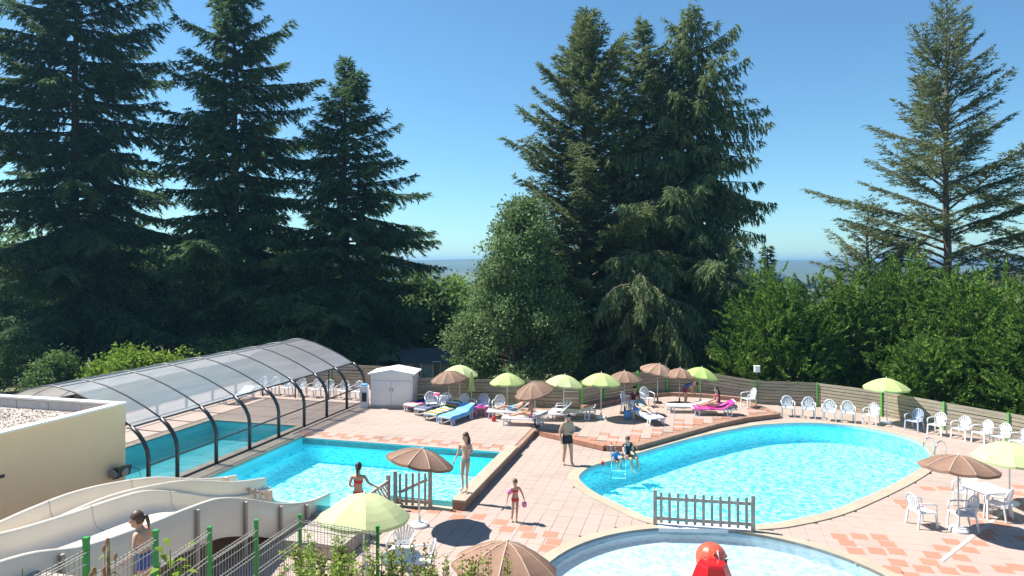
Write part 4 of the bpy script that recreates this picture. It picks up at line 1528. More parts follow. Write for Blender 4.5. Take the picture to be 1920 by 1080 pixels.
mb.build('body', M['home_wall'], cr)
MB().box((0.2, -1.01, 1.75), (1.1, 0.04, 0.6)).build('window', M['glass_dark'], cr)
for y in (-1.0, 1.0):
    MB().tube([(0, y - 0.08, 0.34), (0, y + 0.08, 0.34)], 0.36, 14).build('wheel', M['black'], cr)
MB().tube([(-2.1, 0, 0.5), (-3.2, 0, 0.42)], 0.05, 6).build('drawbar', M['grey_frame'], cr)

# ------------------------------------------------------------------ parasols
def canopy_mesh(n, r, h, seed, concave=0.05, sub=4):
    mb = MB()
    rr = random.Random(seed)
    rings = 6
    cols = n * sub
    vs = []
    for i in range(1, rings + 1):
        s = i / rings
        for k in range(cols):
            a = 2 * math.pi * k / cols
            f = (k % sub) / sub
            sag = 4 * f * (1 - f)                       # 0 on a rib, 1 between ribs
            rad = r * s * (1 - concave * sag * s)
            z = h * (1 - s ** 1.75) - 0.035 * sag * s
            vs.append((rad * math.cos(a), rad * math.sin(a), z))
    for k in range(cols):                               # hanging valance
        a = 2 * math.pi * k / cols
        f = (k % sub) / sub
        sag = 4 * f * (1 - f)
        rad = r * (1 - concave * sag) * 1.004
        vs.append((rad * math.cos(a), rad * math.sin(a), -0.035 * sag - 0.065))
    vs.append((0, 0, h + 0.004))
    top = len(vs) - 1
    fs = [(top, k, (k + 1) % cols) for k in range(cols)]
    for i in range(rings):
        for k in range(cols):
            k2 = (k + 1) % cols
            fs.append((i * cols + k, (i + 1) * cols + k, (i + 1) * cols + k2, i * cols + k2))
    mb.add(vs, fs)
    return mb


VARIANT = {'lime': ('lime', 'lime_faded', 'lime_fresh'), 'brown': ('brown', 'brown_faded', 'brown_dark')}
NPAR = [0]


def parasol(px, d, ztop, z0, color, r, label, tilt=(0, 0), base='disc', h=None, spin=0.0, group='parasols round the pools', pole_tilt=0.0):
    p = at(px, d, z0)
    t_ = thing('parasol', p, spin, label, 'parasol', group)
    h = h or (0.40 if color == 'lime' else 0.36)
    Ht = ztop - z0
    n = 8 if color == 'lime' else 10
    zj = Ht - h - 0.12
    q = Matrix.Rotation(math.radians(tilt[0]), 4, 'X') @ Matrix.Rotation(math.radians(tilt[1]), 4, 'Y')
    jp = Vector((0, 0, zj))
    MB().tube([(0, 0, 0.02), (0, 0, zj)], 0.02, 8).build('pole', M['metal_white'], t_, True)
    up = MB()
    up.tube([jp - Vector((0, 0, .02)), jp + q @ Vector((0, 0, h + 0.12))], 0.017, 8)
    up.tube([jp + q @ Vector((0, 0, h + 0.10)), jp + q @ Vector((0, 0, h + 0.18))], [0.028, 0.012], 8)
    up.build('upper_pole', M['metal_white'], t_, True)
    mb = canopy_mesh(n, r, h, 1)
    mb.v = [tuple(jp + q @ Vector((x, y, z + 0.12))) for x, y, z in mb.v]
    NPAR[0] += 1
    can = mb.build('canopy', M[VARIANT[color][(NPAR[0] * 5) % 3]], t_)
    if color == 'brown':
        sm = MB()
        for k in range(n):
            a = 2 * math.pi * k / n
            ls = [(r * s * math.cos(a), r * s * math.sin(a), h * (1 - s ** 1.75) + 0.126) for s in (0.05, 0.3, 0.55, 0.8, 0.99)]
            for p0, p1 in zip(ls, ls[1:]):
                sm.bar(jp + q @ Vector(p0), jp + q @ Vector(p1), 0.022, 0.004)
        sm.build('seam', M['seam'], t_)
    for k in range(n):
        a = 2 * math.pi * k / n
        pts = []
        for s in (0.06, 0.35, 0.65, 0.97):
            pts.append(jp + q @ Vector((r * s * math.cos(a), r * s * math.sin(a), h * (1 - s ** 1.75) + 0.12 - 0.014)))
        MB().tube(pts, 0.006, 4).build('rib', M['metal_white'], t_)
    if base == 'disc':
        MB().lathe([(0.25, 0.0), (0.25, 0.05), (0.21, 0.085), (0.05, 0.10), (0.032, 0.26), (0.0, 0.26)], n=18).build('base', M['white_plastic'], t_, 'auto')
    else:
        MB().lathe([(0.22, 0.0), (0.22, 0.06), (0.04, 0.08), (0.032, 0.32), (0.0, 0.32)], n=14).build('base', M['black'], t_, 'auto')
    return t_


parasol(786, 18.0, 2.02, 0.0, 'brown', 0.90, 'brown parasol beside the wooden gate of the square pool', tilt=(-5, 12), spin=0.1, h=0.30)
parasol(682, 14.4, 2.05, 0.0, 'lime', 0.96, 'lime parasol over white chairs next to the wire fence', tilt=(-3, 3), spin=0.25, h=0.46)
parasol(945, 11.8, 2.08, 0.0, 'brown', 0.93, 'brown parasol behind the flowering shrubs beside the paddling pool', tilt=(-7, 8), spin=0.2, h=0.40)
parasol(1797, 17.66, 1.95, 0.0, 'brown', 0.92, 'brown parasol with white round foot between facing white chairs', tilt=(-3, 4), spin=0.15, h=0.30)
parasol(1893, 19.6, 1.78, 0.0, 'lime', 0.93, 'lime parasol beside the white square table near the chrome ladder', tilt=(2, -3), spin=0.3)
parasol(1662, 29.6, 1.95, 0.0, 'lime', 0.92, 'lime parasol between the white chairs lined along the slat fence', tilt=(0, 0), spin=0.2)
parasol(842, 31.0, 2.05, ZP, 'brown', 0.82, 'brown parasol next to the white shed', tilt=(4, -6), spin=0.1, base='black')
parasol(862, 32.0, 2.16, ZP, 'lime', 0.88, 'lime parasol just behind the brown one near the white shed', tilt=(0, 3), spin=0.35)
parasol(951, 30.8, 1.98, ZP, 'lime', 0.80, 'lime parasol above the reclining sunbathers', tilt=(0, 0), spin=0.2)
parasol(1003, 28.2, 2.02, ZP, 'brown', 0.84, 'tilted brown parasol shading the sunbather in a white hat', tilt=(8, -14), spin=0.1, base='black')
parasol(1057, 30.2, 2.0, ZP, 'lime', 0.86, 'lime parasol in front of the white notice board', tilt=(0, 6), spin=0.3)
parasol(1127, 29.8, 2.14, ZP, 'lime', 0.87, 'lime parasol between the notice board and the reclining bathers', tilt=(0, 2), spin=0.2)
parasol(1171, 30.7, 2.08, ZP, 'brown', 0.80, 'brown parasol behind the reclining bathers', tilt=(0, 0), spin=0.4, base='black')
parasol(1233, 33.0, 2.08, ZP, 'brown', 0.88, 'largest leaning brown parasol at the back of the terrace', tilt=(6, 10), spin=0.2, base='black')
parasol(1274, 32.6, 1.92, ZP, 'brown', 0.74, 'brown parasol tucked between a brown and a lime one', tilt=(0, 5), spin=0.5, base='black')
parasol(1313, 32.8, 1.94, ZP, 'lime', 0.85, 'lime parasol over the sunbathers near the end of the terrace', tilt=(0, 9), spin=0.1)
cp = thing('parasol', at(884, 31.0, ZP), 0, 'closed lime parasol furled on its pole behind the pink table', 'parasol', 'parasols round the pools')
MB().tube([(0, 0, 0.02), (0, 0, 1.9)], 0.02, 8).build('pole', M['metal_white'], cp, True)
mb = MB()
vs = []
for i, (rad, z) in enumerate([(0.015, 1.88), (0.06, 1.72), (0.105, 1.4), (0.15, 1.1), (0.17, 0.95)]):
    for k in range(16):
        a = 2 * math.pi * k / 16
        rr_ = rad * (1.0 if k % 2 else 0.62)
        vs.append((rr_ * math.cos(a), rr_ * math.sin(a), z))
mb.add(vs, [(i * 16 + k, i * 16 + (k + 1) % 16, (i + 1) * 16 + (k + 1) % 16, (i + 1) * 16 + k) for i in range(4) for k in range(16)])
mb.build('canopy', M['lime'], cp)
MB().lathe([(0.22, 0.0), (0.22, 0.06), (0.04, 0.08), (0.032, 0.3), (0.0, 0.3)], n=14).build('base', M['white_plastic'], cp, 'auto')


# ------------------------------------------------------------------ white moulded chairs
def chair_meshes(mat):
    out = []
    seat = MB()
    rows = []
    for j in range(6):
        y = -0.24 + 0.46 * j / 5
        for i in range(7):
            x = -0.25 + 0.5 * i / 6
            wx = x * (1 - 0.10 * j / 5)
            rows.append((wx, y, 0.425 - 0.022 * math.cos(x * 6) * math.sin(math.pi * j / 5) - 0.02 * j / 5 - (0.02 if j == 0 else 0)))
    top = rows
    bot = [(x, y, z - 0.022) for x, y, z in rows]
    fs = [(j * 7 + i, j * 7 + i + 1, (j + 1) * 7 + i + 1, (j + 1) * 7 + i) for j in range(5) for i in range(6)]
    n = len(rows)
    seat.add(top + bot, fs + [tuple(reversed([k + n for k in f])) for f in fs])
    bd = [i for i in range(7)] + [j * 7 + 6 for j in range(1, 6)] + [35 + i for i in range(5, -1, -1)] + [j * 7 for j in range(4, 0, -1)]
    seat.add([], [])
    for a, b in zip(bd, bd[1:] + bd[:1]):
        seat.f.append((b, a, a + n, b + n))
        seat.m.append(0)
    out.append(('seat', seat.mesh('seat', mat, 'auto'), (0, 0, 0)))
    back = MB()

    def bp(x, z):                                        # point on the leaning, slightly dished back
        return Vector((x, 0.20 + (z - 0.42) * 0.24 - 0.25 * x * x, z))
    arch = [bp(0.235 * math.cos(a) * (1.02 if math.sin(a) > .2 else 1.0), 0.60 + 0.27 * math.sin(a)) for a in [math.pi * k / 12 for k in range(13)]]
    arch = [bp(0.205, 0.42)] + arch + [bp(-0.205, 0.42)]
    back.tube(arch, 0.021, 6, flat=0.75)
    for k in range(7):
        a = math.pi * (k + 1) / 8
        e = bp(0.225 * math.cos(a), 0.60 + 0.262 * math.sin(a))
        s = bp(0.09 * math.cos(a), 0.43 + 0.02)
        m_ = (s + e) / 2 + Vector((0, 0.004, 0))
        back.bar(s, m_, 0.034, 0.012, (0, 1, 0.2))
        back.bar(m_, e, 0.042, 0.012, (0, 1, 0.2))
    back.bar(bp(-0.2, 0.47), bp(0.2, 0.47), 0.012, 0.10, (0, 0, 1))
    out.append(('backrest', back.mesh('backrest', mat), (0, 0, 0)))
    for s in (-1, 1):
        arm = MB()
        arm.tube([(s * 0.235, 0.245, 0.665), (s * 0.275, 0.12, 0.655), (s * 0.285, -0.08, 0.645), (s * 0.28, -0.2, 0.625), (s * 0.272, -0.235, 0.58), (s * 0.265, -0.235, 0.42)], [0.022, 0.026, 0.028, 0.028, 0.024, 0.022], 6, flat=0.7)
        out.append(('armrest', arm.mesh('armrest', mat, True), (0, 0, 0)))
        for y, yb, in ((-0.225, -0.255), (0.2, 0.265)):
            lg = MB()
            x = s * (0.255 if y < 0 else 0.215)
            lg.bar((x, y, 0.425), (x * 1.06, yb, 0.0), 0.05, 0.035, (0, 1, 0))
            out.append(('leg', lg.mesh('leg', mat), (0, 0, 0)))
    return out


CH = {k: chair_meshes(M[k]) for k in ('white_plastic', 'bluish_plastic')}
rc = random.Random(21)


def chair(p, face, label, group=None, mat='white_plastic'):
    """face: direction the chair looks, in degrees (0 = towards +x, -90 = towards the viewpoint)"""
    t_ = thing('plastic_chair', p, math.radians(face + 90), label, 'chair', group)
    for nm, me, _ in CH[mat]:
        link(nm, me, t_)
    return t_


ORD = ('nearest', 'second from', 'third from', 'fourth from', 'fifth from', 'sixth from', 'seventh from', 'farthest from')
for k, (px, py, f) in enumerate(((1635, 795, -140), (1590, 791, -112), (1555, 788, -118), (1516, 783, -112), (1477, 780, -105))):
    w_ = 'nearest to' if k == 0 else ORD[k]
    chair(G(px, py), f, 'white plastic chair ' + w_ + ' the fence parasol in the row towards the terrace', 'chairs along the slat fence')
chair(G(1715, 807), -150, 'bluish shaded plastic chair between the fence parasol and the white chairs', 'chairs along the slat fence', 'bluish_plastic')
for k, (px, py, f) in enumerate(((1758, 815, -150), (1803, 823, -152), (1843, 831, -165), (1877, 838, -160), (1915, 848, -165))):
    w_ = 'next to' if k == 0 else ORD[k]
    chair(G(px, py), f, 'white plastic chair ' + w_ + ' the bluish chair along the slat fence', 'chairs along the slat fence')
chair(G(1404, 763, ZP), -165, 'lone white chair by the fence post with the white box')
for k, (px, py) in enumerate(((478, 742), (503, 743), (529, 744), (556, 745), (582, 747), (606, 749), (634, 751), (660, 753))):
    row3 = 'white plastic chair ' + ('nearest to' if k == 7 else ORD[7 - k]) + ' the white shed in the row under the pool cover'
    p = G(px, py, ZP)
    u_, v_ = to_uv(p)
    chair(uv(u_, 30.75, ZP + 0.002), -105 + rc.uniform(-8, 8), row3, 'chairs inside the pool cover')
chair(G(808, 772, ZP), -75, 'white chair beside the shed behind the navy towel')
chair(G(837, 774, ZP), -88, 'white chair behind the grey towel lounger')
chair(G(876, 777, ZP), -60, 'white chair partly hidden by the closed lime parasol')
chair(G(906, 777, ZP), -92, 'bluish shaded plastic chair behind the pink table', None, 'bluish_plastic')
chair(G(936, 779, ZP), -98, 'white chair between the pink table and the sunbathers')
chair(G(1052, 786, ZP), 170, 'white chair in front of the notice board')
chair(G(1213, 762, ZP), -70, 'white chair behind the reclining bathers')
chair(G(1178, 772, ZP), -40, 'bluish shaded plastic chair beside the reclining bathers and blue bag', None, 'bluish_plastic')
chair(G(1727, 985), 8, 'white chair facing the brown parasol foot with its back to the pool')
chair(G(1806, 992), 172, 'white chair with its back to the lime parasol, beside the brown parasol foot')
chair(G(1812, 948), -140, 'white chair half hidden under the brown parasol canopy')
chair(G(1872, 972), 125, 'white chair pulled up to the white square table')
chair(at(712, 13.9), 10, 'white chair under the near lime parasol, between table and shrubs')
chair(at(790, 14.9), 190, 'white chair under the near lime parasol, facing the wire fence')
chair(at(752, 15.6), -95, 'white chair under the near lime parasol, behind the round table')
chair(at(738, 13.2), 80, 'white chair under the near lime parasol next to the wire fence')


def table(p, r, h, label, mat, square=False, rz=0.0):
    t_ = thing('garden_table', p, rz, label, 'table')
    mb = MB()
    if square:
        mb.box((0, 0, h - 0.018), (2 * r, 2 * r, 0.036))
        mb.box((0, 0, h - 0.06), (2 * r - 0.06, 2 * r - 0.06, 0.05))
    else:
        mb.lathe([(r * 0.96, h - 0.05), (r, h - 0.035), (r, h - 0.008), (r * 0.98, h), (0.0, h)], n=24)
    mb.build('table_top', M[mat], t_)
    for sx in (-1, 1):
        for sy in (-1, 1):
            k = r * (0.82 if square else 0.55)
            MB().bar((sx * k * 0.95, sy * k * 0.95, h - 0.04), (sx * k * 1.08, sy * k * 1.08, 0), 0.05, 0.045, (0, 1, 0)).build('leg', M[mat], t_)
    return t_


table(G(1851, 962), 0.42, 0.70, 'white square plastic table beside the lime parasol', 'white_plastic', True, 0.2)
table(at(752, 14.5), 0.42, 0.70, 'white round plastic table under the near lime parasol', 'white_plastic')
table(at(968, 11.55), 0.40, 0.72, 'white table under the brown parasol beside the paddling pool', 'white_plastic', True, 0.3)
table(G(901, 780, ZP), 0.24, 0.44, 'small pink plastic table between the loungers', 'pink_plastic', True, 0.1)
M['purple'] = pmat('purple_cloth', (0.20, 0.12, 0.42), 0.8, 0.1, 8)
p = G(901, 780, ZP)
mb = MB()
mb.ball((0, 0, 0.04), (0.15, 0.13, 0.05), 10, 6)
o = mb.build('folded_cloth', M['purple'], None, True)
o.location = (p.x, p.y, ZP + 0.438)
tag(o, 'folded purple cloth on the pink table', 'cloth')


# ------------------------------------------------------------------ sun loungers and towels
def lounger_parts():
    w = 0.31
    out = []
    fr = MB()
    for s in (-1, 1):
        fr.tube([(s * w, -0.95, 0.30), (s * w, -0.4, 0.285), (s * w, 0.4, 0.285), (s * w, 0.95, 0.29)], 0.03, 6)
    fr.bar((-w, -0.95, 0.30), (w, -0.95, 0.30), 0.05, 0.05)
    fr.bar((-w, 0.95, 0.29), (w, 0.95, 0.29), 0.05, 0.05)
    out.append(('frame', fr.mesh('frame', M['white_plastic']), None))
    bed = MB()
    for k in range(13):
        y = -0.92 + k * 0.098
        bed.box((0, y, 0.312), (0.57, 0.082, 0.016))
    out.append(('bed', bed.mesh('bed', M['white_plastic']), None))
    for s in (-1, 1):
        for y in (-0.78, 0.62):
            lg = MB()
            lg.bar((s * w, y - 0.07, 0.29), (s * (w + 0.02), y - 0.10, 0.0), 0.05, 0.05, (0, 1, 0))
            lg.bar((s * w, y + 0.07, 0.29), (s * (w + 0.02), y + 0.10, 0.0), 0.05, 0.05, (0, 1, 0))
            lg.bar((s * (w + 0.02), y - 0.10, 0.02), (s * (w + 0.02), y + 0.10, 0.02), 0.045, 0.04, (0, 0, 1))
            out.append(('leg', lg.mesh('leg', M['white_plastic']), None))
    return out


LP = lounger_parts()


def lounger(p, foot, label, rise=25.0, group=None):
    """foot: direction in which the foot end points, degrees"""
    t_ = thing('sun_lounger', p, math.radians(foot + 90), label, 'sun lounger', group)
    for nm, me, _ in LP:
        link(nm, me, t_)
    bk = MB()
    c, s = math.cos(math.radians(rise)), math.sin(math.radians(rise))
    for x in (-0.28, 0.28):
        bk.bar((x, 0.34, 0.315), (x, 0.34 + 0.66 * c, 0.315 + 0.66 * s), 0.04, 0.03)
    for k in range(7):
        a = 0.04 + k * 0.096
        bk.bar((-0.27, 0.34 + a * c, 0.318 + a * s), (0.27, 0.34 + a * c, 0.318 + a * s), 0.08, 0.016, (0, -s, c))
    bk.build('backrest', M['white_plastic'], t_)
    return t_


def stripe_mat(name, cols, scale, axis=1):
    m, N, L, out = new_mat(name)
    tc = N.new('ShaderNodeTexCoord')
    sp_ = N.new('ShaderNodeSeparateXYZ')
    L.new(tc.outputs['Object'], sp_.inputs[0])
    mu = N.new('ShaderNodeMath')
    mu.operation = 'MULTIPLY'
    mu.inputs[1].default_value = scale
    L.new(sp_.outputs[axis], mu.inputs[0])
    fr = N.new('ShaderNodeMath')
    fr.operation = 'FRACT'
    L.new(mu.outputs[0], fr.inputs[0])
    r = N.new('ShaderNodeValToRGB')
    r.color_ramp.interpolation = 'CONSTANT'
    el = r.color_ramp.elements
    while len(el) < len(cols):
        el.new(0.5)
    for k, (e, c) in enumerate(zip(el, cols)):
        e.position = k / len(cols)
        e.color = (*c, 1)
    L.new(fr.outputs[0], r.inputs[0])
    b_ = N.new('ShaderNodeBsdfPrincipled')
    b_.inputs['Roughness'].default_value = 0.9
    b_.inputs['Specular IOR Level'].default_value = 0.1
    L.new(r.outputs[0], b_.inputs['Base Color'])
    f2 = noise(N, L, 70, 2)
    bp_ = N.new('ShaderNodeBump')
    bp_.inputs['Strength'].default_value = 0.3
    bp_.inputs['Distance'].default_value = 0.01
    L.new(f2, bp_.inputs['Height'])
    L.new(bp_.outputs[0], b_.inputs['Normal'])
    L.new(b_.outputs[0], out.inputs[0])
    return m


M['towel_navy'] = stripe_mat('navy_pink_towel', [(0.03, 0.035, 0.22), (0.03, 0.035, 0.22), (0.75, 0.08, 0.22), (0.85, 0.75, 0.45), (0.8, 0.25, 0.35), (0.03, 0.035, 0.22)], 0.52)
M['towel_grey'] = stripe_mat('grey_towel', [(0.13, 0.16, 0.22), (0.16, 0.19, 0.26), (0.05, 0.06, 0.12), (0.14, 0.17, 0.23)], 1.1)
M['towel_multi'] = stripe_mat('striped_towel', [(0.03, 0.03, 0.03), (0.75, 0.55, 0.05), (0.65, 0.08, 0.12), (0.10, 0.35, 0.65), (0.8, 0.8, 0.75), (0.25, 0.45, 0.12)], 2.4)
M['towel_blue'] = stripe_mat('blue_towel', [(0.18, 0.45, 0.80), (0.22, 0.52, 0.85), (0.16, 0.40, 0.75)], 1.4)
M['towel_white'] = stripe_mat('white_blue_towel', [(0.8, 0.8, 0.82), (0.8, 0.8, 0.82), (0.15, 0.30, 0.70), (0.8, 0.8, 0.82)], 1.3)
M['towel_pink'] = stripe_mat('pink_towel', [(0.75, 0.10, 0.35), (0.70, 0.12, 0.38), (0.5, 0.05, 0.25)], 1.2)


def towel(p, foot, mat, label, drop=0.12, seed=1, rise=25.0, full=True):
    """a towel lying over the bed and raised back of a lounger"""
    rr_ = random.Random(seed)
    o_ = MB()
    c, s = math.cos(math.radians(rise)), math.sin(math.radians(rise))
    ns, nw = 18, 10
    vs = []
    for j in range(ns + 1):
        a = -0.98 + (1.9 if full else 1.25) * j / ns
        for i in range(nw + 1):
            x = -0.42 + 0.84 * i / nw
            z = 0.335
            y = a
            if a > 0.34:
                y = 0.34 + (a - 0.34) * c
                z = 0.34 + (a - 0.34) * s
            hang = max(0, abs(x) - 0.34)
            if hang > 0:
                z -= hang * (drop / 0.08)
                x = math.copysign(0.345 + 0.01 * rr_.random(), x)
            if a < -0.93:
                z -= 0.08
            vs.append((x, y, z + 0.012 * math.sin(j * 1.1 + i * 0.9 + seed) * (1 if abs(x) < .3 else 0.3) + 0.008))
    o_.add(vs, [(j * (nw + 1) + i, j * (nw + 1) + i + 1, (j + 1) * (nw + 1) + i + 1, (j + 1) * (nw + 1) + i) for j in range(ns) for i in range(nw)])
    ob = o_.build('beach_towel', M[mat], None, True)
    ob.location = p
    ob.rotation_euler = (0, 0, math.radians(foot + 90))
    return tag(ob, label, 'towel')


lg = [(792, 776, 'towel_navy', 'navy and pink striped towel spread on the lounger nearest the shed', 'white lounger nearest the shed under a navy and pink towel', -122, 0.12),
      (812, 783, 'towel_grey', 'dark grey towel spread on a white lounger', 'white lounger under a dark grey towel', -122, 0.14),
      (832, 792, 'towel_multi', 'towel with bright multicoloured stripes hanging over a white lounger', 'white lounger under a brightly striped towel', -122, 0.22),
      (857, 798, 'towel_blue', 'plain light blue towel spread on a white lounger', 'white lounger under a light blue towel', -120, 0.16)]
for k, (px, py, mt, lt, ll, a, dr) in enumerate(lg):
    p = G(px, py - 10, ZP)
    lounger(p, a, ll)
    towel(p, a, mt, lt, dr, k)
LA = G(985, 796, ZP)
lounger(LA, 172, 'white lounger under the sunbather in a white hat', 20)
LB = G(955, 783, ZP)
lounger(LB, 175, 'white lounger under the sunbather in blue shorts', 35)
LC = G(1036, 787, ZP)
lounger(LC, 178, 'empty white lounger with raised back in front of the notice board', 45)
LD = G(1212, 789, ZP)
lounger(LD, -72, 'white lounger with its foot towards the big pool under a reclining bather', 40)
towel(LD, -72, 'towel_white', 'white and blue towel on the lounger with its foot towards the big pool', 0.10, 8, 40)
LE = G(1290, 772, ZP)
lounger(LE, 178, 'white lounger beside the person bending over', 15)
LF = G(1338, 777, ZP)
lounger(LF, 176, 'white lounger with pink towel under the bather in dark red', 30)
towel(LF, 176, 'towel_pink', 'pink towel on the lounger at the end of the terrace', 0.08, 5, 30)
lounger(G(450, 752, ZP), -100, 'empty white lounger under the pool cover')
lounger(G(1075, 783, ZP), 170, 'white lounger below the white notice board', 20)

# ------------------------------------------------------------------ shed
ps = G(735, 766, ZP)
sh = thing('garden_shed', (ps.x, ps.y + 0.85, ZP), -0.07, 'white resin storage shed with double doors and low gable roof', 'shed')
MB().box((0, 0, 0.06), (2.0, 1.45, 0.12)).build('floor_frame', M['concrete'], sh)
MB().box((0, 0, 0.83), (1.98, 1.42, 1.42)).build('wall', M['shed'], sh)
mb = MB()
mb.add([(-1.12, -0.82, 1.54), (1.12, -0.82, 1.54), (1.12, 0.82, 1.54), (-1.12, 0.82, 1.54), (-1.12, -0.82, 1.60), (1.12, -0.82, 1.60), (1.12, 0.82, 1.60), (-1.12, 0.82, 1.60), (0, -0.82, 1.80), (0, 0.82, 1.80)],
       [(0, 3, 2, 1), (0, 1, 5, 8, 4), (2, 3, 7, 9, 6), (1, 2, 6, 5), (3, 0, 4, 7), (5, 6, 9, 8), (7, 4, 8, 9)])
mb.build('roof', M['shed'], sh)
for s in (-1, 1):
    d_ = MB().box((s * 0.465, -0.725, 0.70), (0.90, 0.03, 1.10)).build('door', M['shed'], sh)
    MB().box((s * 0.07, -0.75, 0.85), (0.03, 0.03, 0.14)).build('handle', M['grey_frame'], d_)
    for k in range(3):
        MB().box((s * (0.2 + k * 0.24), -0.743, 0.70), (0.012, 0.01, 1.0)).build('groove', M['white_trim'], d_)
for k in range(4):
    MB().box((0.996, -0.5 + k * 0.33, 0.8), (0.012, 0.26, 1.3)).build('side_panel', M['shed'], sh)
bk_ = thing('water_cooler', (ps.x - 1.35, ps.y + 0.35, ZP), 0.0, 'white appliance with dark window and blue top between pool cover and shed', 'appliance')
MB().box((0, 0, 0.5), (0.36, 0.4, 1.0)).build('body', M['white_plastic'], bk_)
MB().box((0.03, -0.21, 0.5), (0.22, 0.03, 0.42)).build('window', M['glass_dark'], bk_)
MB().box((-0.02, 0, 1.04), (0.26, 0.3, 0.08)).build('top', M['towel_blue'], bk_)


# ------------------------------------------------------------------ timber fences by the pools
def picket_fence(a, b, n, h, label, name='picket_fence', ends=True, h2=None, diag=False, pw=0.075):
    a, b = Vector(a), Vector(b)
    e = (b - a)
    t_ = thing(name, a, math.atan2(e.y, e.x), label, 'fence')
    L = e.length
    h2 = h2 or h
    rp = random.Random(int(L * 100))
    for k in range(n):
        x = L * (k + 0.5) / n
        hh = h + (h2 - h) * x / L
        mb = MB()
        w = pw / 2
        hz = hh + rp.uniform(-0.012, 0.012)
        tl = rp.uniform(-0.006, 0.006)
        mb.add([(x - w, -0.035, 0.05), (x + w, -0.035, 0.05), (x + w, -0.013, 0.05), (x - w, -0.013, 0.05), (x - w + tl, -0.035, hz - .03), (x + w + tl, -0.035, hz - .03), (x + w + tl, -0.013, hz - .03), (x - w + tl, -0.013, hz - .03), (x + tl, -0.035, hz), (x + tl, -0.013, hz)],
               [(0, 3, 2, 1), (0, 1, 5, 8, 4), (2, 3, 7, 9, 6), (1, 2, 6, 5), (3, 0, 4, 7), (5, 6, 9, 8), (7, 4, 8, 9)])
        mb.build('picket', M['wood_grey'], t_)
    MB().bar((0, 0, 0.16), (L, 0, 0.16), 0.026, 0.085).build('rail', M['wood_grey'], t_)
    if diag:
        MB().bar((0.04, 0, h * 0.40), (L - 0.04, 0, h2 * 0.80), 0.026, 0.085).build('brace', M['wood_grey'], t_)
    else:
        MB().bar((0, 0, h * 0.80), (L, 0, h2 * 0.80), 0.026, 0.085).build('rail', M['wood_grey'], t_)
    if ends:
        for x, hh in ((-0.05, h), (L + 0.05, h2)):
            MB().box((x, -0.01, hh / 2 + 0.02), (0.10, 0.10, hh + 0.06)).build('post', M['wood_grey'], t_)
    return t_


a, b = G(1232, 982, 0.05), G(1408, 994, 0.05)
picket_fence((a.x, a.y, 0.04), (b.x, b.y, 0.04), 11, 0.86, 'grey picket barrier between the big pool and the paddling pool')
a, b = G(748, 942), G(806, 945)
picket_fence((a.x, a.y - 0.3, 0.0), (b.x, b.y - 0.3, 0.0), 5, 0.95, 'grey picket gate at the edge of the square pool', 'picket_gate', True, 1.0, True)
a, b = uv(-12.9, 16.8, 0.0), uv(-11.55, 16.8, 0.0)
picket_fence(a, b, 8, 0.74, 'low sloping picket barrier beside the end of the water slide', 'picket_fence', True, 0.50)
# lattice rail running towards the slide steps
a = G(742, 942)
uu, vv = to_uv(a)
lt_ = thing('lattice_panel', uv(uu, vv - 2.5, 0.0), UROT, 'wooden lattice railing leading to the picket gate', 'fence')
Lh = 2.0
for s in (-1, 1):
    for k in range(-6, 18):
        x0 = k * 0.15
        x1 = x0 + s * 0.62
        pts = []
        f0, f1 = 0.0, 1.0
        A_, B_ = Vector((0, x0, 0.12)), Vector((0, x1, 0.74))
        # clip to the panel
        for lim, sign in ((0.0, 1), (Lh, -1)):
            va, vb = sign * (A_.y - lim), sign * (B_.y - lim)
            if va < 0 and vb < 0:
                f1 = -1
                break
            if va < 0:
                A_ = A_.lerp(B_, va / (va - vb))
            elif vb < 0:
                B_ = A_.lerp(B_, va / (va - vb))
        if f1 < 0 or (B_ - A_).length < 0.1:
            continue
        MB().bar(A_ + Vector((s * 0.008, 0, 0)), B_ + Vector((s * 0.008, 0, 0)), 0.012, 0.035, (1, 0, 0)).build('lath', M['wood_grey'], lt_)
for y in (0, Lh):
    MB().box((0, y, 0.47), (0.1, 0.1, 0.95)).build('post', M['wood_grey'], lt_)
for z in (0.1, 0.78):
    MB().bar((0, 0, z), (0, Lh, z), 0.06, 0.07).build('rail', M['wood_grey'], lt_)
# plank walk and step by the gate
bw = thing('boardwalk', uv(-8.75, 16.0, 0), UROT, 'low grey plank walk between the slide and the gate', 'boardwalk')
for k in range(14):
    MB().box((0.0, -1.9 + k * 0.15 + 1.9, 0.06), (1.5, 0.14, 0.08)).build('plank', M['wood_grey'], bw)
for k in range(12):
    MB().box((0.1, -1.35 + k * 0.13 - 0.3, 0.18), (1.5, 0.12, 0.32)).build('step_plank', M['wood_grey'], bw)


# ------------------------------------------------------------------ pool ladders
def ladder(p, rz, label, hgt=0.62):
    t_ = thing('pool_ladder', p, rz, label, 'ladder')
    for s in (-1, 1):
        x = s * 0.24
        MB().tube([(x, 0.42, 0.0), (x, 0.42, hgt * 0.55), (x, 0.36, hgt * 0.88), (x, 0.2, hgt), (x, 0.02, hgt * 0.9), (x, -0.08, hgt * 0.55), (x, -0.10, 0.0), (x, -0.10, -0.55)], 0.021, 8).build('handrail', M['chrome'], t_, True)
    for z in (-0.25, -0.5):
        MB().box((0, -0.10, z), (0.46, 0.07, 0.025)).build('rung', M['chrome'], t_)
    return t_


ladder(G(1740, 857, 0.03) + Vector((0.1, 0.0, 0)), math.radians(-72), 'chrome pool ladder near the brown parasol and white chairs')
ladder(G(1163, 869, 0.03) + Vector((-0.05, 0.12, 0)), math.radians(-8), 'chrome pool ladder beside the toddler in blue')

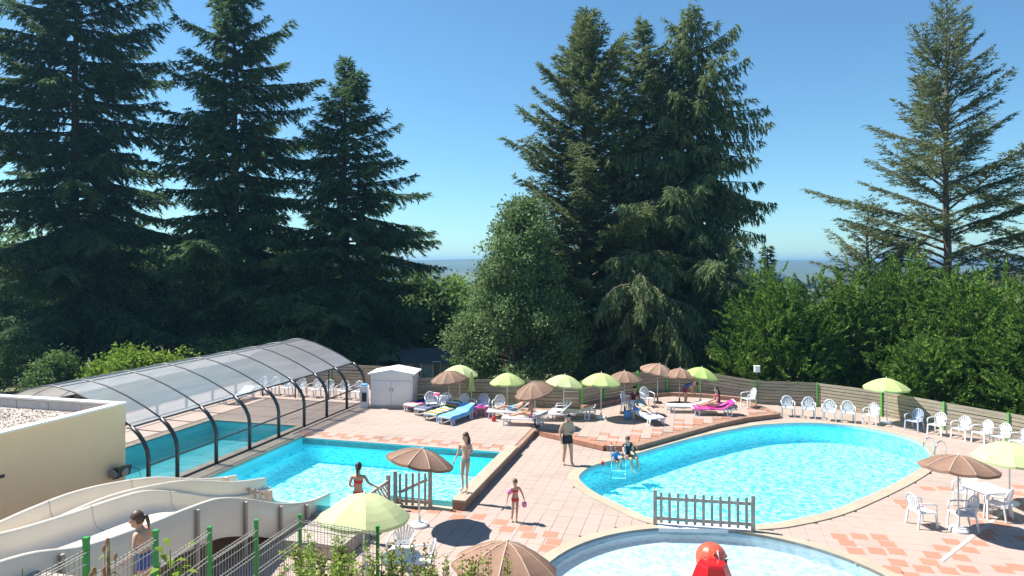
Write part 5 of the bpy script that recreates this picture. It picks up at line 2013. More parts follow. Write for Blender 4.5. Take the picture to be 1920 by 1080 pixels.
# ------------------------------------------------------------------ play figure in the paddling pool
pp = at(1334, 14.45, -0.30)
ty = thing('play_figure', pp, -0.25, 'red and orange play figure standing in the paddling pool', 'play figure')
mb = MB()
nseg = 12
vs, fs = [], []
for i in range(9):
    ph = -0.5 + (math.pi / 2 + 0.5) * i / 8
    for k in range(nseg * 4):
        a = 2 * math.pi * k / (nseg * 4)
        f = (k % 4) / 4
        rr_ = 0.335 * math.cos(ph) * (1 - 0.045 * (1 - 4 * f * (1 - f)))
        vs.append((rr_ * math.cos(a), 0.16 + rr_ * math.sin(a), 0.90 + 0.335 * math.sin(ph)))
n4 = nseg * 4
mb.add(vs, [(i * n4 + k, i * n4 + (k + 1) % n4, (i + 1) * n4 + (k + 1) % n4, (i + 1) * n4 + k) for i in range(8) for k in range(n4)])
mb.build('dome', M['toy_orange'], ty, True)
MB().lathe([(0.30, 0.0), (0.26, 0.4), (0.28, 0.75), (0.0, 0.76)], (0, 0.16, 0), 14).build('column', M['toy_orange'], ty, 'auto')
MB().box((0.27, 0.10, 0.86), (0.10, 0.2, 0.22)).build('dark_recess', M['toy_dark'], ty)
MB().box((0.275, 0.095, 0.985), (0.13, 0.22, 0.03)).build('recess_rim', M['gelcoat'], ty)
MB().tube([(0.16, -0.13, 0.74), (0.155, -0.12, 0.95), (0.12, -0.03, 1.16)], 0.014, 6).build('white_strap', M['white_plastic'], ty, True)
MB().tube([(-0.05, -0.17, 0.72), (-0.045, -0.175, 0.93)], 0.016, 6).build('white_strap', M['white_plastic'], ty, True)
for x, z in ((-0.12, 1.02), (0.06, 1.10)):
    MB().ball((x, -0.10, z), 0.03, 8, 6).build('knob', M['toy_dark'], ty, True)
mb = MB()
prof_ = [(0.62, 0.0), (0.60, 0.50), (0.38, 0.98), (0.34, 1.03)]
vs = []
for r_, z in prof_:
    for k in range(6):
        a = 2 * math.pi * k / 6 + 0.25
        vs.append((r_ * math.cos(a) * 0.85, -0.34 + r_ * 0.62 * math.sin(a), z))
mb.add(vs, [(i * 6 + k, i * 6 + (k + 1) % 6, (i + 1) * 6 + (k + 1) % 6, (i + 1) * 6 + k) for i in range(3) for k in range(6)] + [tuple(range(18, 24))])
mb.build('faceted_body', M['toy_red'], ty)

# ------------------------------------------------------------------ green wire fence on the bank
wf = thing('wire_fence', (0, 0, 0), 0, 'green posted welded wire fence stepping down the planted bank', 'fence')
WP = [(-3.85, 5.0, 4.78), (-3.68, 5.9, 4.53), (-3.55, 6.8, 4.24), (-3.42, 7.72, 3.92), (-3.22, 8.6, 3.67), (-2.98, 9.6, 3.37), (-1.80, 9.15, 3.38)]
for x, y, zt in WP:
    MB().box((x, y, zt - 0.81), (0.042, 0.042, 1.60)).build('post', M['green_metal'], wf)
    MB().box((x, y, zt - 0.005), (0.048, 0.048, 0.03)).build('post_cap', M['green_metal'], wf)
for (x0, y0, z0), (x1, y1, z1) in zip(WP, WP[1:]):
    a, b = Vector((x0, y0, 0)), Vector((x1, y1, 0))
    zt = max(z0, z1) - 0.36 if (x1 - x0) < 1 else z0 - 0.08
    zb = zt - 1.25
    e = (b - a)
    mb = MB()
    nn = int(e.length / 0.055)
    nrm = Vector((-e.y, e.x, 0)).normalized() * 0.004
    for k in range(nn + 1):
        p = a + e * (k + 0.3) / (nn + 0.6)
        mb.bar((p.x, p.y, zb), (p.x, p.y, zt + 0.03), 0.005, 0.005, (0, 1, 0))
    z = zb + 0.05
    while z <= zt + 0.001:
        for off in (0, 0.05):
            if z + off <= zt + 0.01:
                mb.bar((a.x + nrm.x, a.y + nrm.y, z + off), (b.x + nrm.x, b.y + nrm.y, z + off), 0.007, 0.007)
        z += 0.29
    for off in (0, 0.10):
        f_ = Vector((e.y, -e.x, 0)).normalized() * 0.03
        mb.bar((a.x + f_.x, a.y + f_.y, zt - off), (b.x + f_.x, b.y + f_.y, zt - off), 0.007, 0.007)
    mb.build('wire_panel', M['wire'], wf)


# ------------------------------------------------------------------ shrubs and flowers on the bank
def shrub(px, d, top_y, w, n, label, seed, buds=0.25, mat='leaf_shrub'):
    rs = np.random.RandomState(seed)
    x = (px - 960) / F * d
    zb = emb(x, d)
    zt = zat(top_y, d)
    hh = zt - zb
    t_ = thing('flowering_shrub', (x, d, zb - 0.03), 0, label, 'shrub', None)
    stems = MB()
    P, D, B, BD = [], [], [], []
    ns = int(26 * w / 0.5)
    for k in range(ns):
        a = rs.uniform(0, 6.28)
        r = w * rs.rand() ** 0.5
        tip = np.array([r * math.cos(a), r * 0.7 * math.sin(a), hh * rs.uniform(0.62, 1.05)])
        base = np.array([r * 0.3 * math.cos(a), r * 0.2 * math.sin(a), 0])
        mid = (base + tip) / 2 + np.array([0.06 * math.cos(a), 0.06 * math.sin(a), 0.05])
        stems.tube([tuple(base), tuple(mid), tuple(tip)], [0.009, 0.006, 0.003], 4, cap=False)
        m_ = n // ns
        q = rs.uniform(0.25, 1.0, m_)
        pos = np.where(q[:, None] < 0.5, base + (mid - base) * (q * 2)[:, None], mid + (tip - mid) * (q * 2 - 1)[:, None])
        ang = rs.uniform(0, 6.28, m_)
        out_ = np.stack([np.cos(ang), np.sin(ang), rs.uniform(0.1, 0.9, m_)], 1)
        P.append(pos + out_ * 0.03 * rs.rand(m_, 1) + rs.normal(0, 0.018, (m_, 3)))
        D.append(out_)
        if rs.rand() < buds * 2.2:
            m2 = 34
            q = rs.uniform(0.62, 1.06, m2)
            pos = mid + (tip - mid) * (q * 2 - 1)[:, None]
            ang = rs.uniform(0, 6.28, m2)
            out_ = np.stack([np.cos(ang), np.sin(ang), rs.uniform(0.4, 1.2, m2)], 1)
            B.append(pos + out_ * 0.012)
            BD.append(out_)
    stems.build('stems', M['bark2'], t_)
    P, D = np.concatenate(P), np.concatenate(D)
    D /= np.linalg.norm(D, axis=1, keepdims=True)
    m_ = len(P)
    crown_object('foliage', leaf_quads(P, D, rs.normal(0, 0.6, (m_, 3)) + np.array([0, 0, 1.0]), 0.05 * rs.uniform(0.6, 1.4, m_), 0.026 * rs.uniform(0.6, 1.4, m_)), M[mat], t_)
    if B:
        P, D = np.concatenate(B), np.concatenate(BD)
        D /= np.linalg.norm(D, axis=1, keepdims=True)
        m_ = len(P)
        V = leaf_quads(P, D, rs.normal(0, 1, (m_, 3)), 0.028 * rs.uniform(0.7, 1.4, m_), 0.02 * rs.uniform(0.7, 1.4, m_))
        V2 = leaf_quads(P, D, rs.normal(0, 1, (m_, 3)), 0.028 * rs.uniform(0.7, 1.4, m_), 0.02 * rs.uniform(0.7, 1.4, m_))
        crown_object('seed_heads', np.concatenate([V, V2]), M['bud'], t_)
    return t_


shrub(600, 8.9, 1012, 0.42, 3400, 'green leafy shrub next to the corner post of the wire fence', 201, 0.1)
shrub(680, 8.2, 1030, 0.40, 2800, 'green shrub with sparse brown heads below the near lime parasol', 202, 0.35)
shrub(765, 8.3, 1020, 0.40, 2200, 'shrub with tall reddish brown seed spikes below the white chairs', 203, 0.9)
shrub(845, 8.0, 1042, 0.40, 1900, 'shrub with short brown spikes beside the near brown parasol', 204, 0.9)
shrub(915, 7.6, 1052, 0.30, 1000, 'thin shrub with brown spikes in front of the near brown parasol', 205, 0.9)
shrub(560, 7.6, 1050, 0.35, 2400, 'low green shrub beside the wire fence', 206, 0.1)
shrub(640, 7.2, 1060, 0.35, 2200, 'lowest green shrub on the bank', 207, 0.2)


def lily(px, d, top_y, label, seed, bloom=True, bright=False):
    rs = np.random.RandomState(seed)
    x = (px - 960) / F * d
    zb = emb(x, d)
    hh = zat(top_y, d) - zb
    t_ = thing('garden_plant', (x, d, zb - 0.02), 0, label, 'plant')
    MB().tube([(0, 0, 0), (0.02, 0, hh * 0.5), (0, 0.01, hh)], [0.008, 0.007, 0.004], 6).build('stem', M['leaf_bright'], t_)
    for k in range(16 if not bright else 26):
        z = hh * (0.2 + 0.75 * k / 16) if not bright else hh * rs.uniform(0.55, 1.0)
        a = k * 2.4
        l = rs.uniform(0.10, 0.17)
        mb = MB()
        d_ = Vector((math.cos(a), math.sin(a), 0))
        s_ = Vector((-d_.y, d_.x, 0)) * (0.017 if not bright else 0.03)
        r0 = Vector((0, 0, z)) + (d_ * rs.uniform(0, 0.12) if bright else Vector((0, 0, 0)))
        m1, m2 = r0 + d_ * l * 0.5 + Vector((0, 0, 0.05)), r0 + d_ * l + Vector((0, 0, 0.03))
        mb.add([r0, m1 - s_, m1 + s_, m2], [(0, 1, 2), (1, 3, 2)])
        mb.build('leaf', M['leaf_bright' if bright else 'leaf_broad'], t_)
    if bloom:
        for k in range(9):
            a, z = k * 2.2, hh * (0.62 + 0.045 * k)
            r_ = 0.085 - 0.006 * k
            c = Vector((math.cos(a) * r_, math.sin(a) * r_, z))
            mb = MB()
            mb.tube([(0, 0, z - 0.05), tuple(c * 0.7 + Vector((0, 0, 0.3 * z - 0.3 * z))), tuple(c)], [0.004, 0.004, 0.004], 4)
            mb.ball(c + Vector((0, 0, 0.02)), (0.014, 0.014, 0.032), 7, 5)
            mb.build('bud', M['bud'], t_, True)
    return t_


lily(203, 5.3, 1005, 'tall lily with pink brown buds in front of the wire fence', 301)
lily(178, 5.2, 1060, 'short lily with rust brown buds beside the tall lily', 302)
lily(318, 5.7, 1028, 'bright yellow green young plant by the wire fence', 303, False, True)
lily(298, 5.5, 1050, 'low bright green plant below the young one', 304, False, True)
lily(40, 5.2, 1062, 'small green plant at the foot of the wire fence', 305, False)

# ------------------------------------------------------------------ people
SKIN = {}
for nm, c in (('light', (0.62, 0.38, 0.27)), ('tan', (0.54, 0.32, 0.22)), ('warm', (0.56, 0.32, 0.21))):
    SKIN[nm] = pmat('skin_' + nm, c, 0.5, 0.06, 12, spec=0.35)
HAIR = {nm: pmat('hair_' + nm, c, 0.5, 0.25, 30, stretch=(6, 6, 1)) for nm, c in (('dark', (0.025, 0.016, 0.012)), ('brown', (0.10, 0.055, 0.03)), ('fair', (0.30, 0.19, 0.10)), ('grey', (0.30, 0.28, 0.26)))}
CLOTH = {nm: pmat('cloth_' + nm, c, 0.8, 0.12, 20, bump=0.15, bscale=120) for nm, c in (('red', (0.70, 0.03, 0.05)), ('black', (0.012, 0.013, 0.018)), ('multi', (0.30, 0.34, 0.33)), ('blue', (0.02, 0.22, 0.60)), ('navy', (0.05, 0.08, 0.28)), ('white', (0.8, 0.8, 0.8)), ('skyblue', (0.15, 0.45, 0.78)), ('darkred', (0.22, 0.02, 0.05)), ('pink', (0.80, 0.25, 0.50)), ('olive', (0.45, 0.42, 0.25)))}
EYE = pmat('eye_dark', (0.02, 0.015, 0.012), 0.2, 0)
LIP = pmat('lip', (0.42, 0.13, 0.10), 0.5, 0)

BASE = {'pelvis': (0, 0, .93), 'waist': (0, 0.0, 1.09), 'chest': (0, 0.005, 1.27), 'neck': (0, 0.02, 1.435), 'head': (0, -0.005, 1.585),
        'shL': (.165, .01, 1.375), 'elL': (.215, .04, 1.11), 'wrL': (.235, -.03, .87), 'haL': (.24, -.06, .795),
        'shR': (-.165, .01, 1.375), 'elR': (-.215, .04, 1.11), 'wrR': (-.235, -.03, .87), 'haR': (-.24, -.06, .795),
        'hiL': (.085, 0, .885), 'knL': (.10, -.02, .49), 'anL': (.10, .02, .085), 'toL': (.115, -.13, .03),
        'hiR': (-.085, 0, .885), 'knR': (-.10, -.02, .49), 'anR': (-.10, .02, .085), 'toR': (-.115, -.13, .03)}
RAD = {'pelvis': .118, 'waist': .100, 'chest': .118, 'neck': .052, 'head': .075, 'sh': .060, 'el': .041, 'wr': .028, 'ha': .030, 'hi': .092, 'kn': .056, 'an': .037, 'to': .030}
EDGES = [('pelvis', 'waist'), ('waist', 'chest'), ('chest', 'neck'), ('neck', 'head')] + [(a + s, b + s) for s in 'LR' for a, b in (('sh', 'el'), ('el', 'wr'), ('wr', 'ha'), ('hi', 'kn'), ('kn', 'an'), ('an', 'to'))] + [('chest', 'shL'), ('chest', 'shR'), ('pelvis', 'hiL'), ('pelvis', 'hiR')]


def person(label, loc, rz, scale, pose, skin, hair, clothes, slim=1.0, look=0.0, hair_style='short', child=False, extra=None):
    """one figure. pose: joint overrides (metres for a 1.7 m body, facing -y). clothes: (name, colour, [(bone, t0, t1)], offset)"""
    t_ = thing('person', loc, rz, label, 'person')
    t_.scale = (scale, scale, scale)
    J = {k: Vector(v) for k, v in BASE.items()}
    J.update({k: Vector(v) for k, v in pose.items()})
    names = list(J)
    rad = {}
    for k in names:
        key = k if k in RAD else k[:2]
        rad[k] = RAD[key] * (slim if key not in ('head', 'neck') else 1)
    if child:
        for k in ('neck', 'head'):
            rad[k] *= 1.15
    me = bpy.data.meshes.new('body_cage')
    me.from_pydata([tuple(J[k]) for k in names], [(names.index(a), names.index(b)) for a, b in EDGES], [])
    ob = bpy.data.objects.new('body_cage', me)
    COL.objects.link(ob)
    ob.modifiers.new('skin', 'SKIN')
    for k, sv in zip(names, me.skin_vertices[0].data):
        r_ = rad[k]
        sv.radius = (r_, r_)
        if k in ('pelvis', 'waist', 'chest'):
            sv.radius = (r_ * 1.16, r_ * 0.86)
        sv.use_root = k == 'pelvis'
    sb = ob.modifiers.new('sub', 'SUBSURF')
    sb.levels = sb.render_levels = 2
    dg = bpy.context.evaluated_depsgraph_get()
    ev = ob.evaluated_get(dg)
    bm_me = bpy.data.meshes.new_from_object(ev)
    bpy.data.objects.remove(ob)
    V = [v.co.copy() for v in bm_me.vertices]
    Nn = [v.normal.copy() for v in bm_me.vertices]
    Fc = [tuple(p.vertices) for p in bm_me.polygons]
    body = MB()
    body.add(V, Fc)
    # head with face
    hd = J['head']
    hk = 1.25 if child else 1.05
    face = (Matrix.Rotation(look, 3, 'Z') @ Vector((0, -1, 0))) if not hasattr(look, '__len__') else Vector(look).normalized()
    upv = (hd - J['neck']).normalized()
    face = (face - upv * face.dot(upv) * 0.8).normalized()
    sidev = face.cross(upv).normalized()
    upv = sidev.cross(face)
    Mx = Matrix((sidev, -face, upv)).transposed()
    hc = hd + upv * 0.012
    body.ball(hc, (0.074 * hk, 0.092 * hk, 0.112 * hk), 14, 10, Mx)
    body.ball(hc + Mx @ Vector((0, -0.045, -0.055)) * hk, (0.05 * hk, 0.045 * hk, 0.05 * hk), 10, 7, Mx)       # jaw
    body.ball(hc + Mx @ Vector((0, -0.098, -0.008)) * hk, (0.013, 0.018, 0.024), 6, 5, Mx)                       # nose
    for s in (-1, 1):
        body.ball(hc + Mx @ Vector((s * 0.076, 0.0, -0.005)) * hk, (0.010, 0.022, 0.03), 6, 5, Mx)               # ears
    # fingers and thumb
    for s in 'LR':
        w_, h_ = J['wr' + s], J['ha' + s]
        d_ = (h_ - w_).normalized()
        ref = Vector((0, -1, 0)) if abs(d_.y) < 0.8 else Vector((0, 0, -1))
        across = (ref - d_ * ref.dot(d_)).normalized()
        inw = d_.cross(across)
        if inw.dot(Vector((-h_.x, 0, 0))) < 0:
            inw = -inw
        for q, (o_, l_) in enumerate(((-0.030, 0.062), (-0.010, 0.076), (0.010, 0.080), (0.030, 0.070))):
            b0 = h_ + across * o_ + d_ * 0.012
            b1 = b0 + d_ * l_ * 0.55 + inw * 0.006
            b2 = b1 + d_ * l_ * 0.40 + inw * 0.022
            body.tube([b0 - d_ * 0.02, b0, b1, b2], [0.009, 0.0095, 0.0085, 0.006], 5)
        b0 = h_ - d_ * 0.018 + across * 0.026
        body.tube([b0, b0 + across * 0.03 + d_ * 0.018, b0 + across * 0.038 + d_ * 0.05 + inw * 0.008], [0.011, 0.010, 0.007], 5)
    bo = body.build('body', SKIN[skin], t_, True)
    for s in (-1, 1):
        MB().ball(hc + Mx @ Vector((s * 0.030, -0.086, 0.016)) * hk, (0.011, 0.008, 0.007), 6, 5, Mx).build('eye', EYE, t_, True)
    MB().ball(hc + Mx @ Vector((0, -0.089, -0.052)) * hk, (0.022, 0.008, 0.007), 6, 5, Mx).build('mouth', LIP, t_, True)
    # hair
    hb = MB()
    hb.ball(hc + Mx @ Vector((0, 0.014, 0.020)), (0.086 * hk, 0.100 * hk, 0.114 * hk), 16, 12, Mx)
    keep = []
    for f in hb.f:
        c = sum((Vector(hb.v[i]) for i in f), Vector()) / len(f) - hc
        l = Mx.transposed() @ c
        low = -0.02 if hair_style == 'short' else -0.06
        if l.z > 0.052 * hk or (l.y > 0.0 and l.z > low * hk) or (l.y > -0.03 and l.z > 0.01):
            keep.append(f)
    hb.f = keep
    hb.m = [0] * len(keep)
    if hair_style == 'tail':
        p0 = hc + Mx @ Vector((0, 0.10, 0.03)) * hk
        hb.tube([p0, p0 + Mx @ Vector((0, 0.04, -0.03)), p0 + Mx @ Vector((0, 0.045, -0.14)), p0 + Mx @ Vector((0, 0.03, -0.27))], [0.022, 0.034, 0.030, 0.008], 8)
    elif hair_style == 'long':
        for x in (-0.055, 0, 0.055):
            p0 = hc + Mx @ Vector((x, 0.055, 0.0)) * hk
            hb.tube([p0, p0 + Mx @ Vector((x * 0.2, 0.03, -0.12)), p0 + Mx @ Vector((x * 0.3, 0.035, -0.27))], [0.042, 0.042, 0.012], 8)
    elif hair_style == 'bun':
        hb.ball(hc + Mx @ Vector((0, 0.105, 0.055)), 0.036, 9, 6)
    hb.build('hair', HAIR[hair], t_, True)
    # clothes: the part of the skin that belongs to the named bones, lifted off it
    VA = np.array([tuple(v) for v in V])

    def seg(a, b):
        A_, B_ = np.array(J[a]), np.array(J[b])
        ab = B_ - A_
        tt = np.clip(((VA - A_) @ ab) / max(1e-6, ab @ ab), 0, 1)
        dd = np.linalg.norm(VA - A_ - tt[:, None] * ab, axis=1)
        return tt, dd, rad[a] * (1 - tt) + rad[b] * tt
    res = [seg(a, b) for a, b in EDGES]
    D_ = np.stack([r[1] - r[2] for r in res])
    best = D_.argmin(0)
    near = [('-'.join(EDGES[k]), res[k][0][i]) for i, k in enumerate(best)]
    # how far up the trunk each point lies: 0 at the pelvis, 1 waist, 2 chest, 3 neck
    tor = [seg(*e) for e in (('pelvis', 'waist'), ('waist', 'chest'), ('chest', 'neck'))]
    tk = np.stack([t[1] for t in tor]).argmin(0)
    up_ = [k + tor[k][0][i] for i, k in enumerate(tk)]
    arm = ('shL-elL', 'shR-elR', 'elL-wrL', 'elR-wrR', 'wrL-haL', 'wrR-haR', 'neck-head')
    for (cname, ccol, sel, off) in clothes:
        ok = []
        for (bn, tt), uu_ in zip(near, up_):
            ok.append(any((bn == s_[0] and s_[1] <= tt <= s_[2]) or (s_[0] == 'trunk' and bn not in arm and s_[1] <= uu_ <= s_[2]) for s_ in sel))
        fs = [f for f in Fc if sum(ok[i] for i in f) >= len(f) - 1]
        used = sorted({i for f in fs for i in f})
        mp = {i: k for k, i in enumerate(used)}
        cm = MB()
        cm.add([V[i] + Nn[i] * off for i in used], [tuple(mp[i] for i in f) for f in fs])
        if fs:
            cm.build(cname, CLOTH[ccol], t_, True)
    if extra:
        extra(t_, J, hc, Mx)
    return t_


TOP_F = [('trunk', 1.55, 2.12)]
BOT_F = [('pelvis-waist', 0.0, 0.30), ('pelvis-hiL', 0, 1), ('pelvis-hiR', 0, 1), ('hiL-knL', 0, 0.10), ('hiR-knR', 0, 0.10)]
SHORTS = [('pelvis-waist', 0.0, 0.62), ('pelvis-hiL', 0, 1), ('pelvis-hiR', 0, 1), ('hiL-knL', 0, 0.45), ('hiR-knR', 0, 0.45)]
SHIRT = [('trunk', 0.5, 2.6), ('chest-shL', 0, 1), ('chest-shR', 0, 1), ('shL-elL', 0, 0.35), ('shR-elR', 0, 0.35)]

person('bare chested man in black shorts standing at the big pool corner', G(1064, 872), math.radians(18), 1.03,
       {'elL': (.27, .06, 1.13), 'wrL': (.13, -.12, 1.07), 'haL': (.08, -.16, 1.08), 'elR': (-.25, .06, 1.12), 'wrR': (-.25, -.02, .88), 'haR': (-.245, -.05, .80), 'head': (.01, -.03, 1.58),
        'knL': (.11, -.06, .49), 'anL': (.12, -.08, .085), 'toL': (.13, -.23, .03), 'knR': (-.10, .0, .49), 'anR': (-.11, .10, .085), 'toR': (-.13, -.04, .03)},
       'tan', 'dark', [('shorts', 'black', SHORTS, 0.012)], 1.14, 0.35)
person('slim woman in a bikini standing on the low wall of the square pool', G(873, 921, 0.32), math.radians(-25), 0.99,
       {'elL': (.20, .02, 1.13), 'wrL': (.10, -.14, 1.24), 'haL': (.06, -.17, 1.31), 'elR': (-.26, .05, 1.13), 'wrR': (-.33, -.03, .90), 'haR': (-.35, -.06, .83), 'knL': (.06, -.05, .49), 'anL': (.05, 0, .085), 'toL': (.05, -.15, .03)},
       'light', 'brown', [('bikini_top', 'olive', TOP_F, 0.008), ('bikini_bottom', 'multi', BOT_F, 0.008)], 0.88, -0.5, 'long')
person('girl in a red bikini seen from behind by the lattice railing', at(672, 17.0, 0.34), math.radians(172), 0.94,
       {'elR': (-.30, .05, 1.20), 'wrR': (-.50, -.02, 1.09), 'haR': (-.57, -.03, 1.06), 'elL': (.24, .02, 1.12), 'wrL': (.22, -.14, 1.02), 'haL': (.20, -.19, 1.05)},
       'tan', 'dark', [('bikini_top', 'red', [('trunk', 1.50, 2.05)], 0.008), ('bikini_bottom', 'red', BOT_F, 0.008)], 0.92, 0.15, 'tail')


def armbands(t_, J, hc, Mx):
    a = J['shR'].lerp(J['elR'], 0.6)
    d_ = (J['elR'] - J['shR']).normalized()
    MB().tube([a - d_ * 0.10, a - d_ * 0.06, a + d_ * 0.06, a + d_ * 0.10], [0.07, 0.105, 0.105, 0.07], 12).build('armband', CLOTH['pink'], t_, True)
    b_ = J['haL'] + Vector((0.0, -0.03, -0.14))
    MB().tube([b_ - Vector((0, 0, .11)), b_ - Vector((0, 0, .06)), b_ + Vector((0, 0, .06)), b_ + Vector((0, 0, .11))], [0.06, 0.10, 0.10, 0.06], 12).build('armband', CLOTH['pink'], t_, True)


person('small girl in a red bikini with pink armbands walking on the paving', G(966, 978), math.radians(8), 0.655,
       {'elL': (.29, .02, 1.15), 'wrL': (.36, -.03, .92), 'haL': (.37, -.04, .85), 'elR': (-.27, .02, 1.14), 'wrR': (-.34, -.05, .92), 'haR': (-.36, -.07, .85), 'head': (-0.01, -.03, 1.60), 'knL': (.07, -.03, .49), 'anL': (.05, .0, .085), 'toL': (.05, -.14, .03), 'knR': (-.11, -.06, .5), 'anR': (-.13, .05, .085), 'toR': (-.14, -.1, .03)},
       'tan', 'brown', [('bikini_top', 'red', [('trunk', 1.55, 2.15)], 0.010), ('bikini_bottom', 'red', BOT_F, 0.012)], 0.98, -0.3, 'tail', True, armbands)
SIT = {'pelvis': (0, .05, .10), 'waist': (0, .06, .25), 'chest': (0, .03, .43), 'neck': (0, .0, .595), 'head': (0, -.03, .745),
       'shL': (.165, .0, .535), 'shR': (-.165, .0, .535), 'elL': (.22, -.05, .29), 'wrL': (.17, -.25, .22), 'haL': (.15, -.32, .20), 'elR': (-.22, -.05, .29), 'wrR': (-.17, -.25, .22), 'haR': (-.15, -.32, .20),
       'hiL': (.09, .0, .09), 'hiR': (-.09, .0, .09), 'knL': (.13, -.40, .12), 'knR': (-.13, -.40, .12), 'anL': (.12, -.46, -.28), 'anR': (-.12, -.46, -.28), 'toL': (.12, -.60, -.33), 'toR': (-.12, -.60, -.33)}
s1 = dict(SIT)
s1.update({'chest': (-.03, -.02, .43), 'neck': (-.06, -.08, .585), 'head': (-.09, -.14, .72), 'shL': (.12, -.04, .53), 'shR': (-.20, -.06, .52), 'elR': (-.30, -.20, .32), 'wrR': (-.32, -.38, .22), 'haR': (-.32, -.44, .20)})
person('woman in a black top sitting on the edge of the big pool', G(1176, 861, 0.03), math.radians(28), 1.0, s1, 'light', 'brown', [('black_top', 'black', SHIRT, 0.012), ('skirt', 'black', BOT_F, 0.012)], 1.08, -0.55, 'bun')


def vest(t_, J, hc, Mx):
    for s in 'LR':
        a = J['sh' + s].lerp(J['el' + s], 0.55)
        d_ = (J['el' + s] - J['sh' + s]).normalized()
        MB().tube([a - d_ * 0.09, a - d_ * 0.05, a + d_ * 0.05, a + d_ * 0.09], [0.07, 0.10, 0.10, 0.07], 10).build('armband', CLOTH['skyblue'], t_, True)


s2 = dict(SIT)
s2.update({'elL': (.30, -.08, .42), 'wrL': (.33, -.22, .38), 'haL': (.33, -.29, .38), 'elR': (-.30, -.08, .42), 'wrR': (-.33, -.2, .36), 'haR': (-.33, -.27, .36)})
person('toddler in a blue suit sitting between the ladder rails of the big pool', G(1155, 866, 0.03), math.radians(20), 0.56, s2, 'tan', 'brown',
       [('swim_suit', 'blue', SHIRT + BOT_F + [('pelvis-waist', 0, 1)], 0.02)], 1.05, 0.2, 'short', True, vest)
person('child with tied hair climbing at the top of the water slide', uv(-7.55, 8.05, 2.0), math.radians(-95), 0.80,
       {'elR': (-.26, -.02, 1.12), 'wrR': (-.30, -.14, .90), 'haR': (-.31, -.18, .84), 'elL': (.28, -.02, 1.14), 'wrL': (.30, -.16, .95), 'haL': (.30, -.22, .92), 'chest': (0, -.06, 1.27), 'neck': (0, -.10, 1.42), 'head': (0, -.15, 1.56), 'shL': (.165, -.07, 1.37), 'shR': (-.165, -.07, 1.37)},
       'tan', 'brown', [('shorts', 'navy', SHORTS, 0.012)], 0.92, 0.3, 'tail', True)

SIT_L = dict(SIT)                                        # sitting upright on a lounger, legs along it
SIT_L.update({'knL': (.12, -.42, .16), 'knR': (-.12, -.42, .16), 'anL': (.12, -.82, .04), 'anR': (-.12, -.82, .04), 'toL': (.13, -.92, .12), 'toR': (-.13, -.92, .12)})
RECL = {'pelvis': (0, .05, .11), 'waist': (0, .20, .17), 'chest': (0, .36, .26), 'neck': (0, .51, .35), 'head': (0, .62, .44),
        'shL': (.165, .45, .31), 'shR': (-.165, .45, .31), 'elL': (.26, .27, .17), 'wrL': (.20, .06, .14), 'haL': (.17, -.01, .14), 'elR': (-.26, .27, .17), 'wrR': (-.20, .06, .14), 'haR': (-.17, -.01, .14),
        'hiL': (.09, .0, .10), 'hiR': (-.09, .0, .10), 'knL': (.12, -.38, .20), 'knR': (-.12, -.40, .14), 'anL': (.12, -.76, .06), 'anR': (-.13, -.80, .05), 'toL': (.13, -.84, .16), 'toR': (-.14, -.88, .15)}


def hat(t_, J, hc, Mx):
    m = MB()
    prof_ = [(0.165, 0.03), (0.16, 0.045), (0.10, 0.06), (0.095, 0.13), (0.06, 0.16), (0.0, 0.165)]
    m.lathe(prof_, (0, 0, 0), 18)
    m.v = [tuple(hc + Mx @ Vector(p)) for p in m.v]
    m.build('sun_hat', CLOTH['white'], t_, True)


person('sunbather in a white hat sitting upright on a lounger', LA + Vector((0.22, 0.0, 0.325)), math.radians(-97), 1.0, SIT_L, 'tan', 'brown', [('swim_trunks', 'pink', BOT_F, 0.01)], 1.0, 0.2, 'short', False, hat)
person('sunbather in light blue shorts reclining beside the hatted one', LB + Vector((0.15, 0, 0.33)), math.radians(-95), 1.0, RECL, 'tan', 'dark', [('shorts', 'skyblue', SHORTS, 0.014)], 1.0, (-.8, 0, .4))
person('reclining bather with bare legs on the white and blue towel', LD + Vector((-.05, 0.25, 0.37)), math.radians(18), 1.0, RECL, 'light', 'brown', [('swim_suit', 'multi', SHIRT + BOT_F + [('pelvis-waist', 0, 1)], 0.012)], 0.98, (0, -.5, .8), 'long')
pc = G(1190, 778, ZP)
chair(pc, -80, 'white chair under the bather in a dark red top')
SIT_C = dict(SIT)
SIT_C.update({'elL': (.25, .0, .30), 'elR': (-.25, .0, .30)})
person('bather in a dark red top sitting in a chair behind the white and blue towel', pc + Vector((0.0, 0.0, 0.43)), math.radians(10), 0.98, SIT_C, 'warm', 'dark', [('top', 'darkred', SHIRT, 0.012), ('shorts', 'red', BOT_F, 0.012)], 1.0, 0.2)
BEND = {'pelvis': (0, .12, .90), 'waist': (0, .02, 1.03), 'chest': (0, -.14, 1.13), 'neck': (0, -.30, 1.17), 'head': (0, -.44, 1.16), 'shL': (.165, -.22, 1.15), 'shR': (-.165, -.22, 1.15), 'elL': (.19, -.28, .90), 'wrL': (.16, -.36, .68), 'haL': (.15, -.39, .61), 'elR': (-.19, -.28, .90), 'wrR': (-.16, -.36, .68), 'haR': (-.15, -.39, .61),
        'hiL': (.085, .10, .86), 'hiR': (-.085, .10, .86), 'knL': (.10, .02, .47), 'knR': (-.10, .02, .47), 'anL': (.10, .06, .085), 'anR': (-.10, .06, .085), 'toL': (.11, -.09, .03), 'toR': (-.11, -.09, .03)}
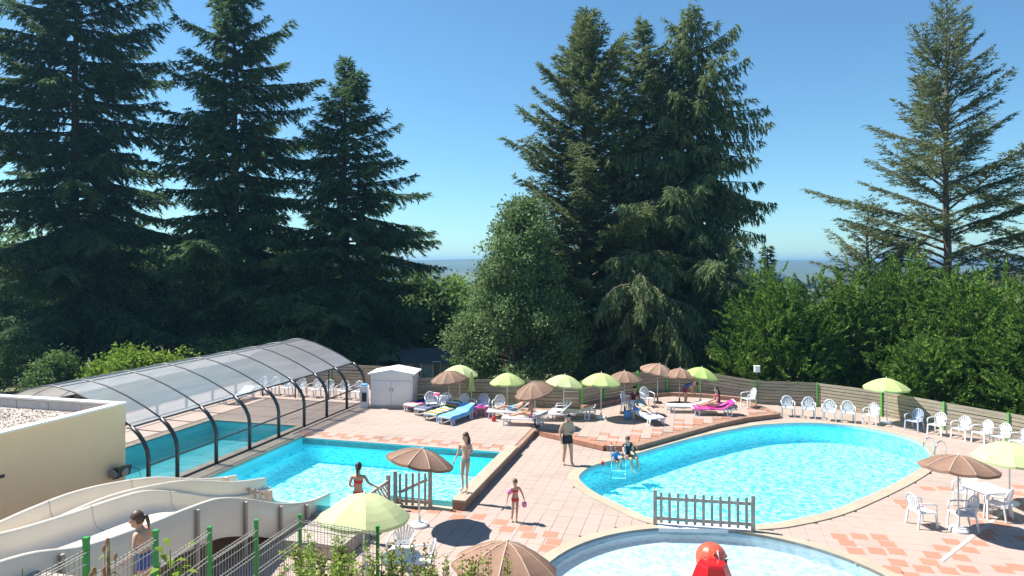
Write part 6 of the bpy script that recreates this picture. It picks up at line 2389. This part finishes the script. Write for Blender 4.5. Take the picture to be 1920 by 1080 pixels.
person('person in a navy shirt bending over a lounger', G(1287, 762, ZP), math.radians(62), 0.95, BEND, 'warm', 'dark', [('shirt', 'navy', SHIRT, 0.014), ('shorts', 'darkred', SHORTS, 0.014)], 1.05, (0, -.3, -1))
person('bather in dark red sitting on the lounger with the pink towel', LF + Vector((0.15, 0, 0.345)), math.radians(-92), 1.0, SIT_L, 'tan', 'dark', [('top', 'darkred', SHIRT, 0.012), ('shorts', 'pink', BOT_F, 0.012)], 1.05, 0.4, 'long')

# a bag and small things lying about
M['bag_blue'] = pmat('blue_bag', (0.12, 0.35, 0.62), 0.7, 0.2, 8)
M['bag_red'] = pmat('red_bag', (0.75, 0.04, 0.04), 0.6, 0.15, 8)
for px, py, mt, lab, s in ((1177, 786, 'bag_blue', 'pale blue beach bag beside the reclining bathers', 0.30), (926, 790, 'bag_red', 'small red bag at the foot of the hatted sunbather', 0.16), (1130, 872, 'bag_red', 'little orange red toy on the paving by the pool ladder', 0.10)):
    p = G(px, py, ZP if py < 800 else 0.0)
    t_ = thing('beach_bag', p, 0.3, lab, 'bag')
    mb = MB()
    mb.lathe([(s * 0.42, 0.0), (s * 0.62, s * 0.35), (s * 0.60, s * 0.9), (s * 0.5, s * 1.25), (s * 0.42, s * 1.25), (s * 0.5, s * 0.9), (0.0, s * 0.8)], n=12)
    mb.v = [(x, y * 0.6, z) for x, y, z in mb.v]
    mb.build('body', M[mt], t_, True)
    MB().tube([(-s * 0.4, 0, s * 1.2), (-s * 0.3, 0, s * 1.75), (s * 0.3, 0, s * 1.75), (s * 0.4, 0, s * 1.2)], s * 0.04, 5).build('handle', M[mt], t_)

# ------------------------------------------------------------------ air
m, N, L, out = new_mat('summer_haze')
pv = N.new('ShaderNodeVolumePrincipled')
pv.inputs['Color'].default_value = (0.26, 0.56, 0.92, 1)
pv.inputs['Density'].default_value = 0.00034
pv.inputs['Anisotropy'].default_value = 0.3
L.new(pv.outputs[0], out.inputs['Volume'])
zlo = min(v[2] for v in verts) - 2.0
hb = MB().box((0, 2960, (zlo + 36) / 2), (9600, 6180, 36 - zlo)).build('haze', m)
tag(hb, kind='stuff')
